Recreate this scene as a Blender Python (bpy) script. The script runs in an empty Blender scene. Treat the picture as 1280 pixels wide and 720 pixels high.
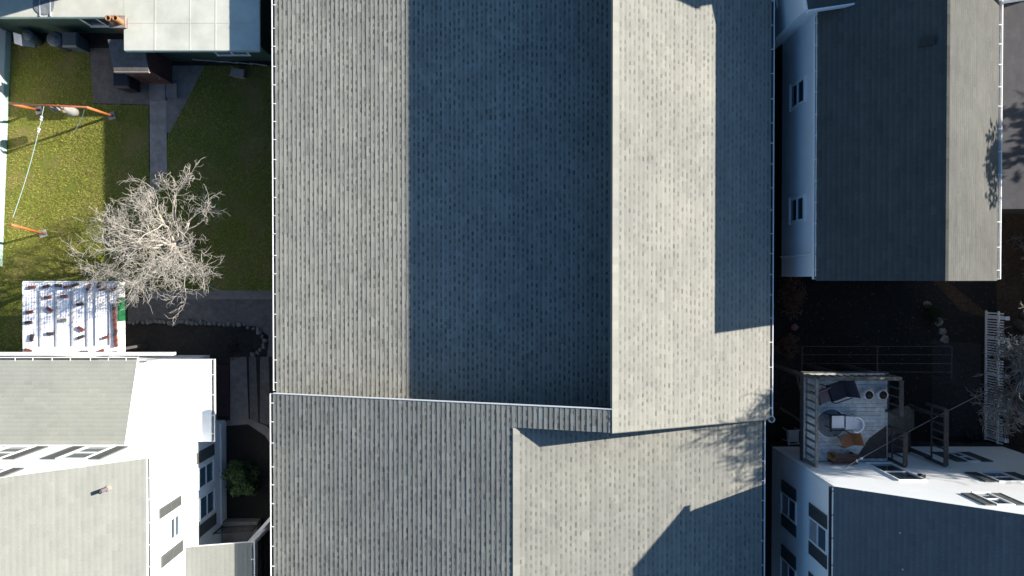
import bpy, math, random
import numpy as np
from mathutils import Vector, Matrix

random.seed(7)
S = bpy.context.scene
COL = S.collection
F = 853.33            # focal length in photo pixels
H = 28.0              # height of the drone above the ground
TILT = -0.0117
NAD = 350.0

# ------------------------------------------------------------------ photo helpers (metres from measured pixels)
def P(px, py, z):
    x = (px-640)/F; y = -(py-360)/F
    dy = y*math.cos(TILT)+math.sin(TILT); dz = y*math.sin(TILT)-math.cos(TILT)
    k = (z-H)/dz
    return Vector((x*k, dy*k, z))
def zx(px, X): return H-X*F/(px-640)
def zy(py, Y): return H+Y*F/(py-NAD)
def yx(py, z): return -(py-NAD)*(H-z)/F
def xx(px, z): return (px-640)*(H-z)/F

# ------------------------------------------------------------------ materials
MATS = {}
K = .66
PALE = {'white_paint', 'white_membrane', 'white_siding', 'white_plastic', 'polycarbonate', 'vinyl_fence', 'deck_board', 'grey_white_siding', 'teal_trim', 'bark_pale', 'batten'}
def sc_(name, c): return tuple(c) if name in PALE else tuple(x*K for x in c)
def new_mat(name):
    m = bpy.data.materials.new(name); m.use_nodes = True
    nt = m.node_tree; b = nt.nodes['Principled BSDF']
    return m, nt, b
def noise_node(nt, scale, detail=4, rough=.6, vec=None):
    n = nt.nodes.new('ShaderNodeTexNoise'); n.inputs['Scale'].default_value = scale
    n.inputs['Detail'].default_value = detail; n.inputs['Roughness'].default_value = rough
    if vec is not None: nt.links.new(vec, n.inputs['Vector'])
    return n
def ramp(nt, fac, stops):
    r = nt.nodes.new('ShaderNodeValToRGB')
    el = r.color_ramp.elements
    while len(el) < len(stops): el.new(.5)
    for e, (p, c) in zip(el, stops):
        e.position = p; e.color = (*c, 1)
    nt.links.new(fac, r.inputs['Fac'])
    return r
def mulc(nt, a, b, fac=1.0, mode='MULTIPLY'):
    m = nt.nodes.new('ShaderNodeMix'); m.data_type = 'RGBA'; m.blend_type = mode
    m.inputs['Factor'].default_value = fac
    nt.links.new(a, m.inputs['A']); nt.links.new(b, m.inputs['B'])
    return m.outputs['Result']
def bump(nt, b, h, strength=.4, dist=.02):
    n = nt.nodes.new('ShaderNodeBump'); n.inputs['Strength'].default_value = strength
    n.inputs['Distance'].default_value = dist
    nt.links.new(h, n.inputs['Height']); nt.links.new(n.outputs['Normal'], b.inputs['Normal'])
def geo_pos(nt):
    t = nt.nodes.new('ShaderNodeTexCoord'); return t.outputs['Object']

def plain(name, c, rough=.6, var=.25, scale=6, metal=0, bs=.15, big=.6):
    """painted / mineral surface with weathering at two scales"""
    c = sc_(name, c); m, nt, b = new_mat(name); v = geo_pos(nt)
    n1 = noise_node(nt, scale, 6, .65, v); n2 = noise_node(nt, big, 4, .6, v)
    lo = tuple(x*(1-var) for x in c); hi = tuple(min(1, x*(1+var*.6)) for x in c)
    r1 = ramp(nt, n1.outputs['Fac'], [(.3, lo), (.7, hi)])
    r2 = ramp(nt, n2.outputs['Fac'], [(.3, (1-var*.7,)*3), (.7, (1, 1, 1))])
    nt.links.new(mulc(nt, r1.outputs['Color'], r2.outputs['Color']), b.inputs['Base Color'])
    b.inputs['Roughness'].default_value = rough; b.inputs['Metallic'].default_value = metal
    if bs: 
        n3 = noise_node(nt, scale*6, 3, .6, v); bump(nt, b, n3.outputs['Fac'], bs, .01)
    MATS[name] = m; return m

def shingle_mat(name, c, var=.5, fine=60, lowc=None, specks=False, streak=.2):
    """asphalt shingles: a random granule blend per tab plus painted notch shade (attribute tone), fine granules and faint weather streaks"""
    c = sc_(name, c); m, nt, b = new_mat(name); v = geo_pos(nt)
    at = nt.nodes.new('ShaderNodeAttribute'); at.attribute_name = 'tone'
    lo = tuple(x*(1-var) for x in c); hi = tuple(min(1, x*(1+var*.45)) for x in c)
    r1 = ramp(nt, at.outputs['Fac'], [(0, lo), (1, hi)])
    n1 = noise_node(nt, fine, 5, .7, v)
    r2 = ramp(nt, n1.outputs['Fac'], [(.28, (.72,)*3), (.72, (1.12, 1.12, 1.1))])
    n2 = noise_node(nt, .35, 5, .65, v)
    r3 = ramp(nt, n2.outputs['Fac'], [(.3, (1-streak, 1-streak, 1-streak)), (.7, (1.05, 1.04, 1.0))])
    col = mulc(nt, mulc(nt, r1.outputs['Color'], r2.outputs['Color']), r3.outputs['Color'])
    if specks:
        vo = nt.nodes.new('ShaderNodeTexVoronoi'); vo.inputs['Scale'].default_value = 1.6
        nt.links.new(v, vo.inputs['Vector']); vo.inputs['Scale'].default_value = 2.3
        rs = ramp(nt, vo.outputs['Distance'], [(.045, (1, 1, 1)), (.065, (0, 0, 0))])
        mx = nt.nodes.new('ShaderNodeMix'); mx.data_type = 'RGBA'
        nt.links.new(rs.outputs['Color'], mx.inputs['Factor'])
        nt.links.new(col, mx.inputs['A']); mx.inputs['B'].default_value = (.5, .5, .48, 1)
        col = mx.outputs['Result']
    nt.links.new(col, b.inputs['Base Color'])
    b.inputs['Roughness'].default_value = .9; b.inputs['Specular IOR Level'].default_value = .2
    bump(nt, b, n1.outputs['Fac'], .35, .006)
    MATS[name] = m; return m

def siding_mat(name, c, pitch=.12, axis=2, var=.08):
    m, nt, b = new_mat(name); v = geo_pos(nt)
    sp = nt.nodes.new('ShaderNodeSeparateXYZ'); nt.links.new(v, sp.inputs[0])
    ma = nt.nodes.new('ShaderNodeMath'); ma.operation = 'DIVIDE'; ma.inputs[1].default_value = pitch
    nt.links.new(sp.outputs[axis], ma.inputs[0])
    fr = nt.nodes.new('ShaderNodeMath'); fr.operation = 'FRACT'; nt.links.new(ma.outputs[0], fr.inputs[0])
    n1 = noise_node(nt, 1.2, 6, .65, v)
    r1 = ramp(nt, n1.outputs['Fac'], [(.3, tuple(x*(1-var*2) for x in c)), (.7, c)])
    nt.links.new(r1.outputs['Color'], b.inputs['Base Color'])
    b.inputs['Roughness'].default_value = .55
    bump(nt, b, fr.outputs[0], .5, .012)
    MATS[name] = m; return m

def glass_mat(name, c=(.03, .05, .07)):
    m, nt, b = new_mat(name)
    b.inputs['Base Color'].default_value = (*c, 1); b.inputs['Roughness'].default_value = .06
    b.inputs['Specular IOR Level'].default_value = .9
    MATS[name] = m; return m

def grass_mat(name, a, b_, dry):
    a, b_, dry = sc_(name, a), sc_(name, b_), sc_(name, dry); m, nt, b = new_mat(name); v = geo_pos(nt)
    n1 = noise_node(nt, 9, 8, .7, v); n2 = noise_node(nt, .8, 5, .6, v)
    r1 = ramp(nt, n1.outputs['Fac'], [(.3, a), (.7, b_)])
    r2 = ramp(nt, n2.outputs['Fac'], [(.45, (0, 0, 0)), (.7, (1, 1, 1))])
    mx = nt.nodes.new('ShaderNodeMix'); mx.data_type = 'RGBA'
    nt.links.new(r2.outputs['Color'], mx.inputs['Factor']); nt.links.new(r1.outputs['Color'], mx.inputs['A'])
    mx.inputs['B'].default_value = (*dry, 1)
    nt.links.new(mx.outputs['Result'], b.inputs['Base Color'])
    b.inputs['Roughness'].default_value = .9; b.inputs['Specular IOR Level'].default_value = .15
    bump(nt, b, n1.outputs['Fac'], .6, .04)
    MATS[name] = m; return m

def tone_mat(name, lo, hi, rough=.8):
    lo, hi = sc_(name, lo), sc_(name, hi); m, nt, b = new_mat(name)
    at = nt.nodes.new('ShaderNodeAttribute'); at.attribute_name = 'tone'
    r1 = ramp(nt, at.outputs['Fac'], [(0, lo), (1, hi)])
    nt.links.new(r1.outputs['Color'], b.inputs['Base Color'])
    b.inputs['Roughness'].default_value = rough; b.inputs['Specular IOR Level'].default_value = .2
    MATS[name] = m; return m

shingle_mat('main_shingle', (.425, .42, .38), .64, streak=.17)
shingle_mat('olive_shingle', (.50, .505, .455), .35, 45, streak=.15)
shingle_mat('pale_shingle', (.345, .35, .325), .3, 45, streak=.12)
shingle_mat('grey_shingle', (.145, .145, .137), .45, 30, streak=.3)
shingle_mat('slate_shingle', (.22, .22, .23), .35, 30, specks=True, streak=.15)
plain('white_paint', (.80, .80, .78), .5, .06, 5, bs=.04)
plain('white_membrane', (.80, .80, .77), .55, .07, 2.5, bs=.08)
plain('cream_metal', (.78, .78, .68), .5, .12, 1.2, bs=.04)
siding_mat('white_siding', (.86, .87, .87), var=.03)
siding_mat('grey_white_siding', (.58, .60, .62))
plain('green_siding', (.05, .11, .085), .7, .3, 4)
plain('teal_trim', (.30, .42, .38), .5, .2, 4)
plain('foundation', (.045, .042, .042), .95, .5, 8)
plain('dark_wall', (.12, .11, .10), .9, .3, 4)
plain('gutter_dark', (.07, .07, .08), .7, .5, 10)
plain('shutter_paint', (.10, .11, .115), .6, .15, 8)
plain('tan_shutter', (.13, .135, .13), .6, .15, 8)
plain('blind', (.50, .50, .52), .4, .15, 3, bs=0); glass_mat('glass'); glass_mat('blue_glass', (.06, .10, .14))
plain('concrete', (.31, .28, .26), .95, .3, 3, big=.8)
plain('pale_concrete', (.44, .40, .37), .95, .3, 3, big=.8)
plain('paving', (.20, .18, .17), .95, .35, 4, big=.8)
plain('stone', (.30, .285, .26), .95, .5, 6, big=3)
plain('soil', (.045, .036, .03), 1, .6, 5, bs=.6, big=.7)
plain('leaf_litter', (.10, .062, .036), 1, .7, 9, bs=.7, big=1.0)
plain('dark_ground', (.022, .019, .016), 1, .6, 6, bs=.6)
plain('mat_red', (.09, .045, .05), 1, .3, 12)
plain('orange_paint', (.62, .20, .055), .55, .25, 8, big=2)
plain('red_paint', (.42, .10, .05), .55, .3, 8, big=2)
plain('rope', (.45, .62, .62), .7, .1, 10, bs=0)
plain('cable', (.42, .42, .42), .6, .1, 10, bs=0)
plain('bin_plastic', (.10, .13, .16), .5, .2, 6)
plain('black_plastic', (.015, .018, .028), .5, .2, 6)
plain('terracotta', (.55, .25, .10), .8, .3, 10)
plain('brick', (.26, .09, .065), .9, .4, 9, big=2)
plain('dark_brick', (.075, .055, .06), .9, .4, 9, big=2)
plain('brick_wall', (.16, .07, .055), .9, .4, 9, big=2)
plain('mortar', (.42, .36, .31), .95, .3, 8)
plain('tan_bag', (.55, .40, .18), .9, .3, 14)
plain('grey_bag', (.38, .37, .34), .9, .3, 14)
plain('green_tarp', (.01, .16, .055), .6, .2, 5)
plain('polycarbonate', (.80, .79, .82), .35, .08, 4, bs=.04)
plain('batten', (.45, .45, .46), .7, .25, 8)
plain('weathered_wood', (.20, .185, .16), .85, .45, 7)
plain('pale_wood', (.36, .33, .27), .85, .4, 7)
plain('dark_wood', (.10, .09, .088), .85, .45, 7)
plain('deck_board', (.60, .64, .65), .8, .4, 5, big=1.6)
plain('rug', (.30, .34, .37), 1, .4, 8)
plain('navy_fabric', (.02, .025, .05), .9, .3, 12)
plain('mauve_fabric', (.20, .16, .19), .9, .3, 12)
plain('white_plastic', (.70, .70, .72), .4, .08, 6, bs=.03)
plain('orange_wood', (.30, .125, .045), .6, .35, 9, big=3)
plain('redwood', (.13, .055, .04), .6, .35, 9, big=3)
plain('pot_soil', (.07, .045, .035), 1, .6, 20)
plain('iron', (.015, .015, .016), .5, .2, 10, bs=0)
plain('bark_pale', (.45, .41, .355), .9, .35, 9, bs=.3, big=2)
plain('bark_grey', (.30, .275, .25), .9, .35, 9, bs=.3, big=2)
plain('bark_dark', (.045, .038, .032), .9, .35, 9, bs=.3, big=2)
plain('roof_felt', (.06, .058, .066), .9, .3, 3, big=.7)
plain('vinyl_fence', (.66, .69, .71), .45, .08, 5, bs=.03)
plain('metal', (.45, .46, .47), .4, .2, 8, metal=.7)
grass_mat('lawn_ground', (.11, .13, .022), (.19, .21, .04), (.24, .19, .08))
tone_mat('grass_blade', (.17, .20, .028), (.44, .42, .085))
tone_mat('bush_leaf', (.028, .052, .02), (.07, .125, .045))
tone_mat('needle_leaf', (.012, .03, .014), (.03, .06, .025))
tone_mat('russet_leaf', (.09, .05, .03), (.28, .15, .09))

# ------------------------------------------------------------------ mesh builder
class MB:
    def __init__(s): s.v = []; s.f = []; s.m = []; s.t = []; s.mats = []
    def mi(s, mat):
        if mat not in s.mats: s.mats.append(mat)
        return s.mats.index(mat)
    def poly(s, pts, mat, tone=.5):
        n = len(s.v); s.v += [tuple(p) for p in pts]; s.f.append(tuple(range(n, n+len(pts))))
        s.m.append(s.mi(mat)); s.t.append(tone)
    def hexa(s, c, mat, tone=.5):
        """8 corners: bottom ring 0-3 counter-clockwise seen from above, top ring 4-7"""
        n = len(s.v); s.v += [tuple(p) for p in c]
        for q in ((3, 2, 1, 0), (4, 5, 6, 7), (0, 1, 5, 4), (1, 2, 6, 5), (2, 3, 7, 6), (3, 0, 4, 7)):
            s.f.append(tuple(n+i for i in q)); s.m.append(s.mi(mat)); s.t.append(tone)
    def box(s, x0, x1, y0, y1, z0, z1, mat, tone=.5):
        x0, x1 = sorted((x0, x1)); y0, y1 = sorted((y0, y1)); z0, z1 = sorted((z0, z1))
        s.hexa([(x0, y0, z0), (x1, y0, z0), (x1, y1, z0), (x0, y1, z0), (x0, y0, z1), (x1, y0, z1), (x1, y1, z1), (x0, y1, z1)], mat, tone)
    def obox(s, c, ax, ay, az, mat, tone=.5):
        c, ax, ay, az = Vector(c), Vector(ax), Vector(ay), Vector(az)
        s.hexa([c-ax-ay-az, c+ax-ay-az, c+ax+ay-az, c-ax+ay-az, c-ax-ay+az, c+ax-ay+az, c+ax+ay+az, c-ax+ay+az], mat, tone)
    def rbox(s, cx, cy, cz, lx, ly, lz, rot, mat, tone=.5):
        c, q = math.cos(rot), math.sin(rot)
        s.obox((cx, cy, cz), (c*lx/2, q*lx/2, 0), (-q*ly/2, c*ly/2, 0), (0, 0, lz/2), mat, tone)
    def prism(s, ring, z0, z1, mat, tone=.5):
        n = len(ring)
        s.poly([(x, y, z1) for x, y in ring], mat, tone); s.poly([(x, y, z0) for x, y in reversed(ring)], mat, tone)
        for i in range(n):
            a, b = ring[i], ring[(i+1) % n]
            s.poly([(*a, z0), (*b, z0), (*b, z1), (*a, z1)], mat, tone)
    def tube(s, pts, rads, mat, sides=8, tone=.5, cap=True):
        pts = [Vector(p) for p in pts]
        if not hasattr(rads, '__len__'): rads = [rads]*len(pts)
        base = len(s.v); k = s.mi(mat)
        d0 = (pts[1]-pts[0]).normalized()
        a = Vector((0, 0, 1)) if abs(d0.z) < .9 else Vector((1, 0, 0))
        for i, p in enumerate(pts):
            d = (pts[min(i+1, len(pts)-1)]-pts[max(i-1, 0)]).normalized()
            u = d.cross(a)
            if u.length < 1e-4: u = d.cross(Vector((0, 1, 0)))
            u.normalize(); w = d.cross(u)
            for j in range(sides):
                t = 2*math.pi*j/sides
                s.v.append(tuple(p+(u*math.cos(t)+w*math.sin(t))*rads[i]))
        for i in range(len(pts)-1):
            for j in range(sides):
                a0 = base+i*sides+j; a1 = base+i*sides+(j+1) % sides
                s.f.append((a0, a0+sides, a1+sides, a1)); s.m.append(k); s.t.append(tone)
        if cap:
            s.f.append(tuple(base+j for j in range(sides))); s.m.append(k); s.t.append(tone)
            s.f.append(tuple(base+(len(pts)-1)*sides+j for j in reversed(range(sides)))); s.m.append(k); s.t.append(tone)
    def lathe(s, cx, cy, prof, mat, n=20):
        base = len(s.v); k = s.mi(mat)
        for r, z in prof:
            for j in range(n):
                t = 2*math.pi*j/n; s.v.append((cx+r*math.cos(t), cy+r*math.sin(t), z))
        for i in range(len(prof)-1):
            for j in range(n):
                a0 = base+i*n+j; a1 = base+i*n+(j+1) % n
                s.f.append((a0, a1, a1+n, a0+n)); s.m.append(k); s.t.append(.5)
    def build(s, name, parent=None, smooth=False, origin=None):
        me = bpy.data.meshes.new(name)
        o = origin if origin is not None else (parent_world(parent) if parent else None)
        if o is not None: v = [(a-o[0], b-o[1], c-o[2]) for a, b, c in s.v]
        else: v = s.v
        me.from_pydata(v, [], s.f)
        for m in s.mats: me.materials.append(MATS[m])
        me.polygons.foreach_set('material_index', s.m)
        at = me.attributes.new('tone', 'FLOAT', 'FACE'); at.data.foreach_set('value', s.t)
        if smooth: me.polygons.foreach_set('use_smooth', [True]*len(s.f))
        me.update()
        ob = bpy.data.objects.new(name, me); COL.objects.link(ob)
        if parent: ob.parent = parent
        elif origin is not None: ob.location = origin
        return ob

ORIG = {}
def parent_world(p):
    return ORIG.get(p.name, (0, 0, 0))
def tag(o, label=None, cat=None, group=None, kind=None):
    if label: o['label'] = label
    if cat: o['category'] = cat
    if group: o['group'] = group
    if kind: o['kind'] = kind
    return o
def thing(name, loc, label, cat, group=None):
    o = bpy.data.objects.new(name, None); COL.objects.link(o); o.location = loc
    o.empty_display_size = .3
    ORIG[o.name] = tuple(loc)
    return tag(o, label, cat, group)
def sub(o, parent):      # a sub-part's mesh is already in its thing's space: parent's own location is zero
    o.parent = parent; return o
SEP = {'side_panel', 'railing', 'rafter', 'gutter_hanger', 'porch_post', 'baluster', 'batten', 'stair_tread', 'stringer', 'joist', 'rail', 'wire', 'edge_trim', 'fascia', 'wall_fin', 'seat_slat', 'step'}
def islands(mb):
    par = list(range(len(mb.v)))
    def find(a):
        while par[a] != a: par[a] = par[par[a]]; a = par[a]
        return a
    for f in mb.f:
        r_ = find(f[0])
        for i in f[1:]: par[find(i)] = r_
    groups = {}
    for k, f in enumerate(mb.f): groups.setdefault(find(f[0]), []).append(k)
    out = []
    for fs in groups.values():
        n = MB(); n.mats = list(mb.mats); ix = {}
        for k in fs:
            for i in mb.f[k]:
                if i not in ix: ix[i] = len(n.v); n.v.append(mb.v[i])
            n.f.append(tuple(ix[i] for i in mb.f[k])); n.m.append(mb.m[k]); n.t.append(mb.t[k])
        out.append(n)
    return out
def part(mb, name, root, smooth=False, parent=None):
    if name in SEP:
        got = [part_one(n, name, root, smooth, parent) for n in islands(mb)]
        return got[0]
    return part_one(mb, name, root, smooth, parent)
def part_one(mb, name, root, smooth=False, parent=None):
    o = mb.build(name, None, smooth)
    org = ORIG[root.name]
    o.data.transform(Matrix.Translation((-org[0], -org[1], -org[2])))
    o.parent = parent if parent else root
    return o
def dup(root, loc, label=None, rot=None):
    r = root.copy(); COL.objects.link(r); r.location = loc
    if rot is not None: r.rotation_euler.z = rot
    if label: r['label'] = label
    for ch in list(root.children):
        c = ch.copy(); COL.objects.link(c); c.parent = r
        for g in ch.children:
            d = g.copy(); COL.objects.link(d); d.parent = c
    return r

def shingles(mb, o, u, v, L, W, course, mat, wmin=.22, wmax=.42, h=.0125, seed=1, slab=.11, trim='white_paint', contrast=1.0, notch_shade=True):
    """courses of laminated shingles, each lapping the one below; o = eave corner, u along the eave, v up the slope"""
    rnd = random.Random(seed)
    o, u, v = Vector(o), Vector(u).normalized(), Vector(v).normalized()
    n = u.cross(v)
    if n.z < 0: n = -n
    flip = u.cross(v).z < 0
    k = mb.mi(mat)
    V, Fc, Mi, T = mb.v, mb.f, mb.m, mb.t
    def quad(a, b_, c, d, tn):
        base = len(V)
        for q in (a, b_, c, d): V.append((q.x, q.y, q.z))
        Fc.append((base+3, base+2, base+1, base) if flip else (base, base+1, base+2, base+3)); Mi.append(k); T.append(max(0, min(1, tn)))
    b = 0.0
    while b < W-1e-3:
        t = min(b+course, W); c = t-b
        ctone = rnd.gauss(.62, .035)
        x = -rnd.random()*wmax
        while x < L:
            w = rnd.uniform(wmin, wmax); x0, x1 = max(0, x), min(L, x+w); x += w
            if x1-x0 < .01: continue
            jl = rnd.uniform(-.004, .004); hh = h*rnd.uniform(.75, 1.3)
            A = o+v*(b+jl); B = o+v*(t+.012)
            tn = ctone+rnd.gauss(0, .07)*contrast; m_ = .42
            M0 = A.lerp(B, m_)+n*hh*(1-m_)
            quad(A+u*x0+n*hh, A+u*x1+n*hh, M0+u*x1, M0+u*x0, tn+.12*contrast)
            quad(M0+u*x0, M0+u*x1, B+u*x1, B+u*x0, tn-.08*contrast)
            quad(A+u*x0-n*.004, A+u*x1-n*.004, A+u*x1+n*hh, A+u*x0+n*hh, ctone+.1)
        if notch_shade:  # dark dashes paint the tooth gaps and the shadow below the next butt
            x = rnd.random()*.2
            while x < L-.15:
                w = rnd.uniform(.10, .18)
                if rnd.random() < .86:
                    d = c*rnd.uniform(.30, .46)
                    A = o+v*(t-d)+n*(h*1.3*d/c+.0025); B = o+v*(t-.001)+n*.003
                    quad(A+u*x, A+u*(x+w), B+u*(x+w), B+u*x, ctone-.52*contrast*rnd.choice((.55, .85, 1, 1.1))*rnd.uniform(.6, 1.3))
                x += w+rnd.uniform(.09, .18)
        b = t
    if slab:
        a = -n*.008; d = -n*slab
        c = [o+d, o+u*L+d, o+u*L+v*W+d, o+v*W+d, o+a, o+u*L+a, o+u*L+v*W+a, o+v*W+a]
        if flip: c = [c[1], c[0], c[3], c[2], c[5], c[4], c[7], c[6]]
        mb.hexa(c, trim)

def gutter(root, p0, p1, out, name='gutter', white='white_paint', spacing=.75, w=.12, d=.1, inner='gutter_dark'):
    """open trough with a pale outer lip and strap hangers across it; out = horizontal unit vector away from the roof"""
    mb = MB(); p0, p1, out = Vector(p0), Vector(p1), Vector(out)
    along = (p1-p0); L = along.length; along.normalize(); c = (p0+p1)/2
    up = Vector((0, 0, 1))
    mb.obox(c+out*(w-.014)-up*d*.5, along*L/2, out*.014, up*d*.5, white)
    mb.obox(c+out*(w*.5-.014)-up*(d-.006), along*L/2, out*(w*.5-.016), up*.006, inner)
    for e in (p0, p1):
        s = 1 if e is p1 else -1
        mb.obox(e+out*(w*.5-.014)-up*d*.5-along*s*.01, along*.008, out*(w*.5-.016), up*(d*.5-.008), white)
    g = part(mb, name, root)
    hb = MB(); x = spacing*.4
    while x < L-.1:
        q = p0+along*x
        hb.obox(q+out*(w*.5-.02)+up*.008, along*.013, out*(w*.5+.014), up*.006, white)
        x += spacing*random.uniform(.85, 1.15)
    part(hb, 'gutter_hanger', root, parent=g)
    return g

def window(root, axis, plane, sgn, a0, a1, z0, z1, frame='white_paint', pane='glass', sashes=2, vert=False, name='window', dep=.05, fw=.055, blind=False):
    """axis 'x': wall plane X=plane facing sgn*X, a = Y range; axis 'y': wall plane Y=plane"""
    a0, a1 = sorted((a0, a1))
    def bx(mb, p, q, r, s, d0, d1, mat):
        if axis == 'x': mb.box(plane+sgn*d0, plane+sgn*d1, p, q, r, s, mat)
        else: mb.box(p, q, plane+sgn*d0, plane+sgn*d1, r, s, mat)
    fr = MB()
    bx(fr, a0-fw, a1+fw, z1, z1+fw, .002, dep, frame); bx(fr, a0-fw*1.3, a1+fw*1.3, z0-fw, z0, .002, dep*1.5, frame)
    bx(fr, a0-fw, a0, z0, z1, .002, dep, frame); bx(fr, a1, a1+fw, z0, z1, .002, dep, frame)
    if sashes == 2:
        if vert: bx(fr, (a0+a1)/2-.025, (a0+a1)/2+.025, z0, z1, .002, dep*.8, frame)
        else: bx(fr, a0, a1, (z0+z1)/2-.025, (z0+z1)/2+.025, .002, dep*.8, frame)
    w = part(fr, name, root)
    pn = MB(); bx(pn, a0, a1, z0, z1, .003, .012, pane)
    if blind: bx(pn, a0+.01, a1-.01, z0+.01, z0+(z1-z0)*.44, .0125, .016, 'blind')
    part(pn, 'pane', root, parent=w)
    return w
def shutter(root, axis, plane, sgn, a0, a1, z0, z1, mat='shutter_paint'):
    a0, a1 = sorted((a0, a1)); mb = MB()
    def bx(p, q, r, s, d0, d1):
        if axis == 'x': mb.box(plane+sgn*d0, plane+sgn*d1, p, q, r, s, mat)
        else: mb.box(p, q, plane+sgn*d0, plane+sgn*d1, r, s, mat)
    bx(a0, a1, z0, z1, .002, .022)
    bx(a0, a0+.045, z0, z1, .0225, .04); bx(a1-.045, a1, z0, z1, .0225, .04)
    for zz in (z0, (z0+z1)/2-.03, z1-.06): bx(a0+.046, a1-.046, zz, zz+.06, .0225, .038)
    z = z0+.09
    while z < z1-.09:
        bx(a0+.046, a1-.046, z, z+.03, .0225, .032); z += .06
    return part(mb, 'shutter', root)

# ------------------------------------------------------------------ camera, light, sky
cam = bpy.data.cameras.new('camera'); co = bpy.data.objects.new('camera', cam); COL.objects.link(co)
co.location = (0, 0, H); co.rotation_euler = (TILT, 0, 0)
cam.sensor_width = 36; cam.lens = 36*F/1280; cam.clip_end = 600; cam.clip_start = .1
S.camera = co
SUN = Vector((1, .29, .42)).normalized()
sun = bpy.data.lights.new('sun', 'SUN'); sun.energy = 4.6; sun.angle = math.radians(.53); sun.color = (1, .935, .84)
so = bpy.data.objects.new('sun', sun); COL.objects.link(so); so.rotation_euler = SUN.to_track_quat('Z', 'Y').to_euler()
so.location = (30, 9, 30)
W = bpy.data.worlds.new('World'); S.world = W; W.use_nodes = True
nt = W.node_tree; bg = nt.nodes['Background']
sky = nt.nodes.new('ShaderNodeTexSky'); sky.sky_type = 'NISHITA'; sky.sun_disc = False
sky.sun_elevation = math.asin(SUN.z); sky.sun_rotation = math.atan2(SUN.x, SUN.y)
tint = nt.nodes.new('ShaderNodeMix'); tint.data_type = 'RGBA'; tint.blend_type = 'MULTIPLY'; tint.inputs['Factor'].default_value = 1
tint.inputs['B'].default_value = (.62, .94, 1.22, 1)      # a clear, deep blue winter sky
nt.links.new(sky.outputs['Color'], tint.inputs['A']); nt.links.new(tint.outputs['Result'], bg.inputs['Color']); bg.inputs['Strength'].default_value = .05
S.view_settings.view_transform = 'Standard'; S.view_settings.look = 'None'
S.view_settings.exposure = 1.55; S.view_settings.gamma = 1

# ------------------------------------------------------------------ ground
def sheet(name, ring, z, mat, thick=0, kind='structure'):
    mb = MB()
    if thick: mb.prism(ring, z-thick, z, mat)
    else: mb.poly([(x, y, z) for x, y in ring], mat)
    o = mb.build(name); o['kind'] = kind
    return o
def pxring(pts, z=0): return [tuple(P(a, b, z)[:2]) for a, b in pts][::-1]
sheet('ground', [(-90, -90), (90, -90), (90, 90), (-90, 90)], 0, 'soil')
lawn_ring = pxring([(5, 52), (110, 52), (118, 130), (186, 132), (186, 215), (208, 215), (210, 165), (255, 82), (352, 82), (352, 366), (150, 366), (150, 450), (-30, 450), (-30, 52)])
sheet('lawn', lawn_ring, .004, 'lawn_ground')
sheet('path', pxring([(187, 108), (208, 108), (209, 216), (188, 250)]), .012, 'pale_concrete')
sheet('path', pxring([(112, 60), (187, 60), (187, 131), (116, 129)]), .008, 'paving')
sheet('path', pxring([(208, 82), (256, 82), (213, 166), (208, 166)]), .008, 'concrete')
sheet('path', pxring([(180, 363), (352, 363), (352, 374), (180, 374)]), .016, 'concrete')
sheet('path', pxring([(160, 374), (352, 374), (352, 446), (334, 446), (336, 420), (320, 408), (160, 402)]), .010, 'paving')
sheet('path', pxring([(288, 446), (308, 446), (311, 528), (288, 528)]), .010, 'concrete')
sheet('path', pxring([(311, 446), (320, 446), (323, 528), (313, 528)]), .012, 'paving')
sheet('path', pxring([(325, 446), (336, 446), (338, 532), (325, 528)]), .010, 'paving')
sheet('garden_bed', pxring([(150, 406), (300, 408), (325, 416), (330, 428), (318, 442), (262, 447), (150, 447)]), .014, 'soil')
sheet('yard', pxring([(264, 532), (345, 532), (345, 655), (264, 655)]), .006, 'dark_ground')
sheet('path', pxring([(275, 533), (310, 530), (332, 545), (345, 565), (345, 555), (335, 533), (312, 524), (275, 526)]), .018, 'concrete')
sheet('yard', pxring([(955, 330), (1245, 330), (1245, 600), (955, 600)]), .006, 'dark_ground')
sheet('path', pxring([(1160, 344), (1176, 344), (1226, 386), (1240, 392), (1236, 398), (1200, 388)]), .012, 'leaf_litter')
sheet('planting_bed', pxring([(1246, 255), (1330, 255), (1330, 620), (1246, 620)]), .008, 'leaf_litter')
sheet('patio', pxring([(964, 425), (1002, 425), (1002, 520), (964, 520)]), .010, 'soil')
sheet('patio', pxring([(1165, 425), (1226, 430), (1226, 545), (1165, 545)]), .010, 'foundation')

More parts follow.
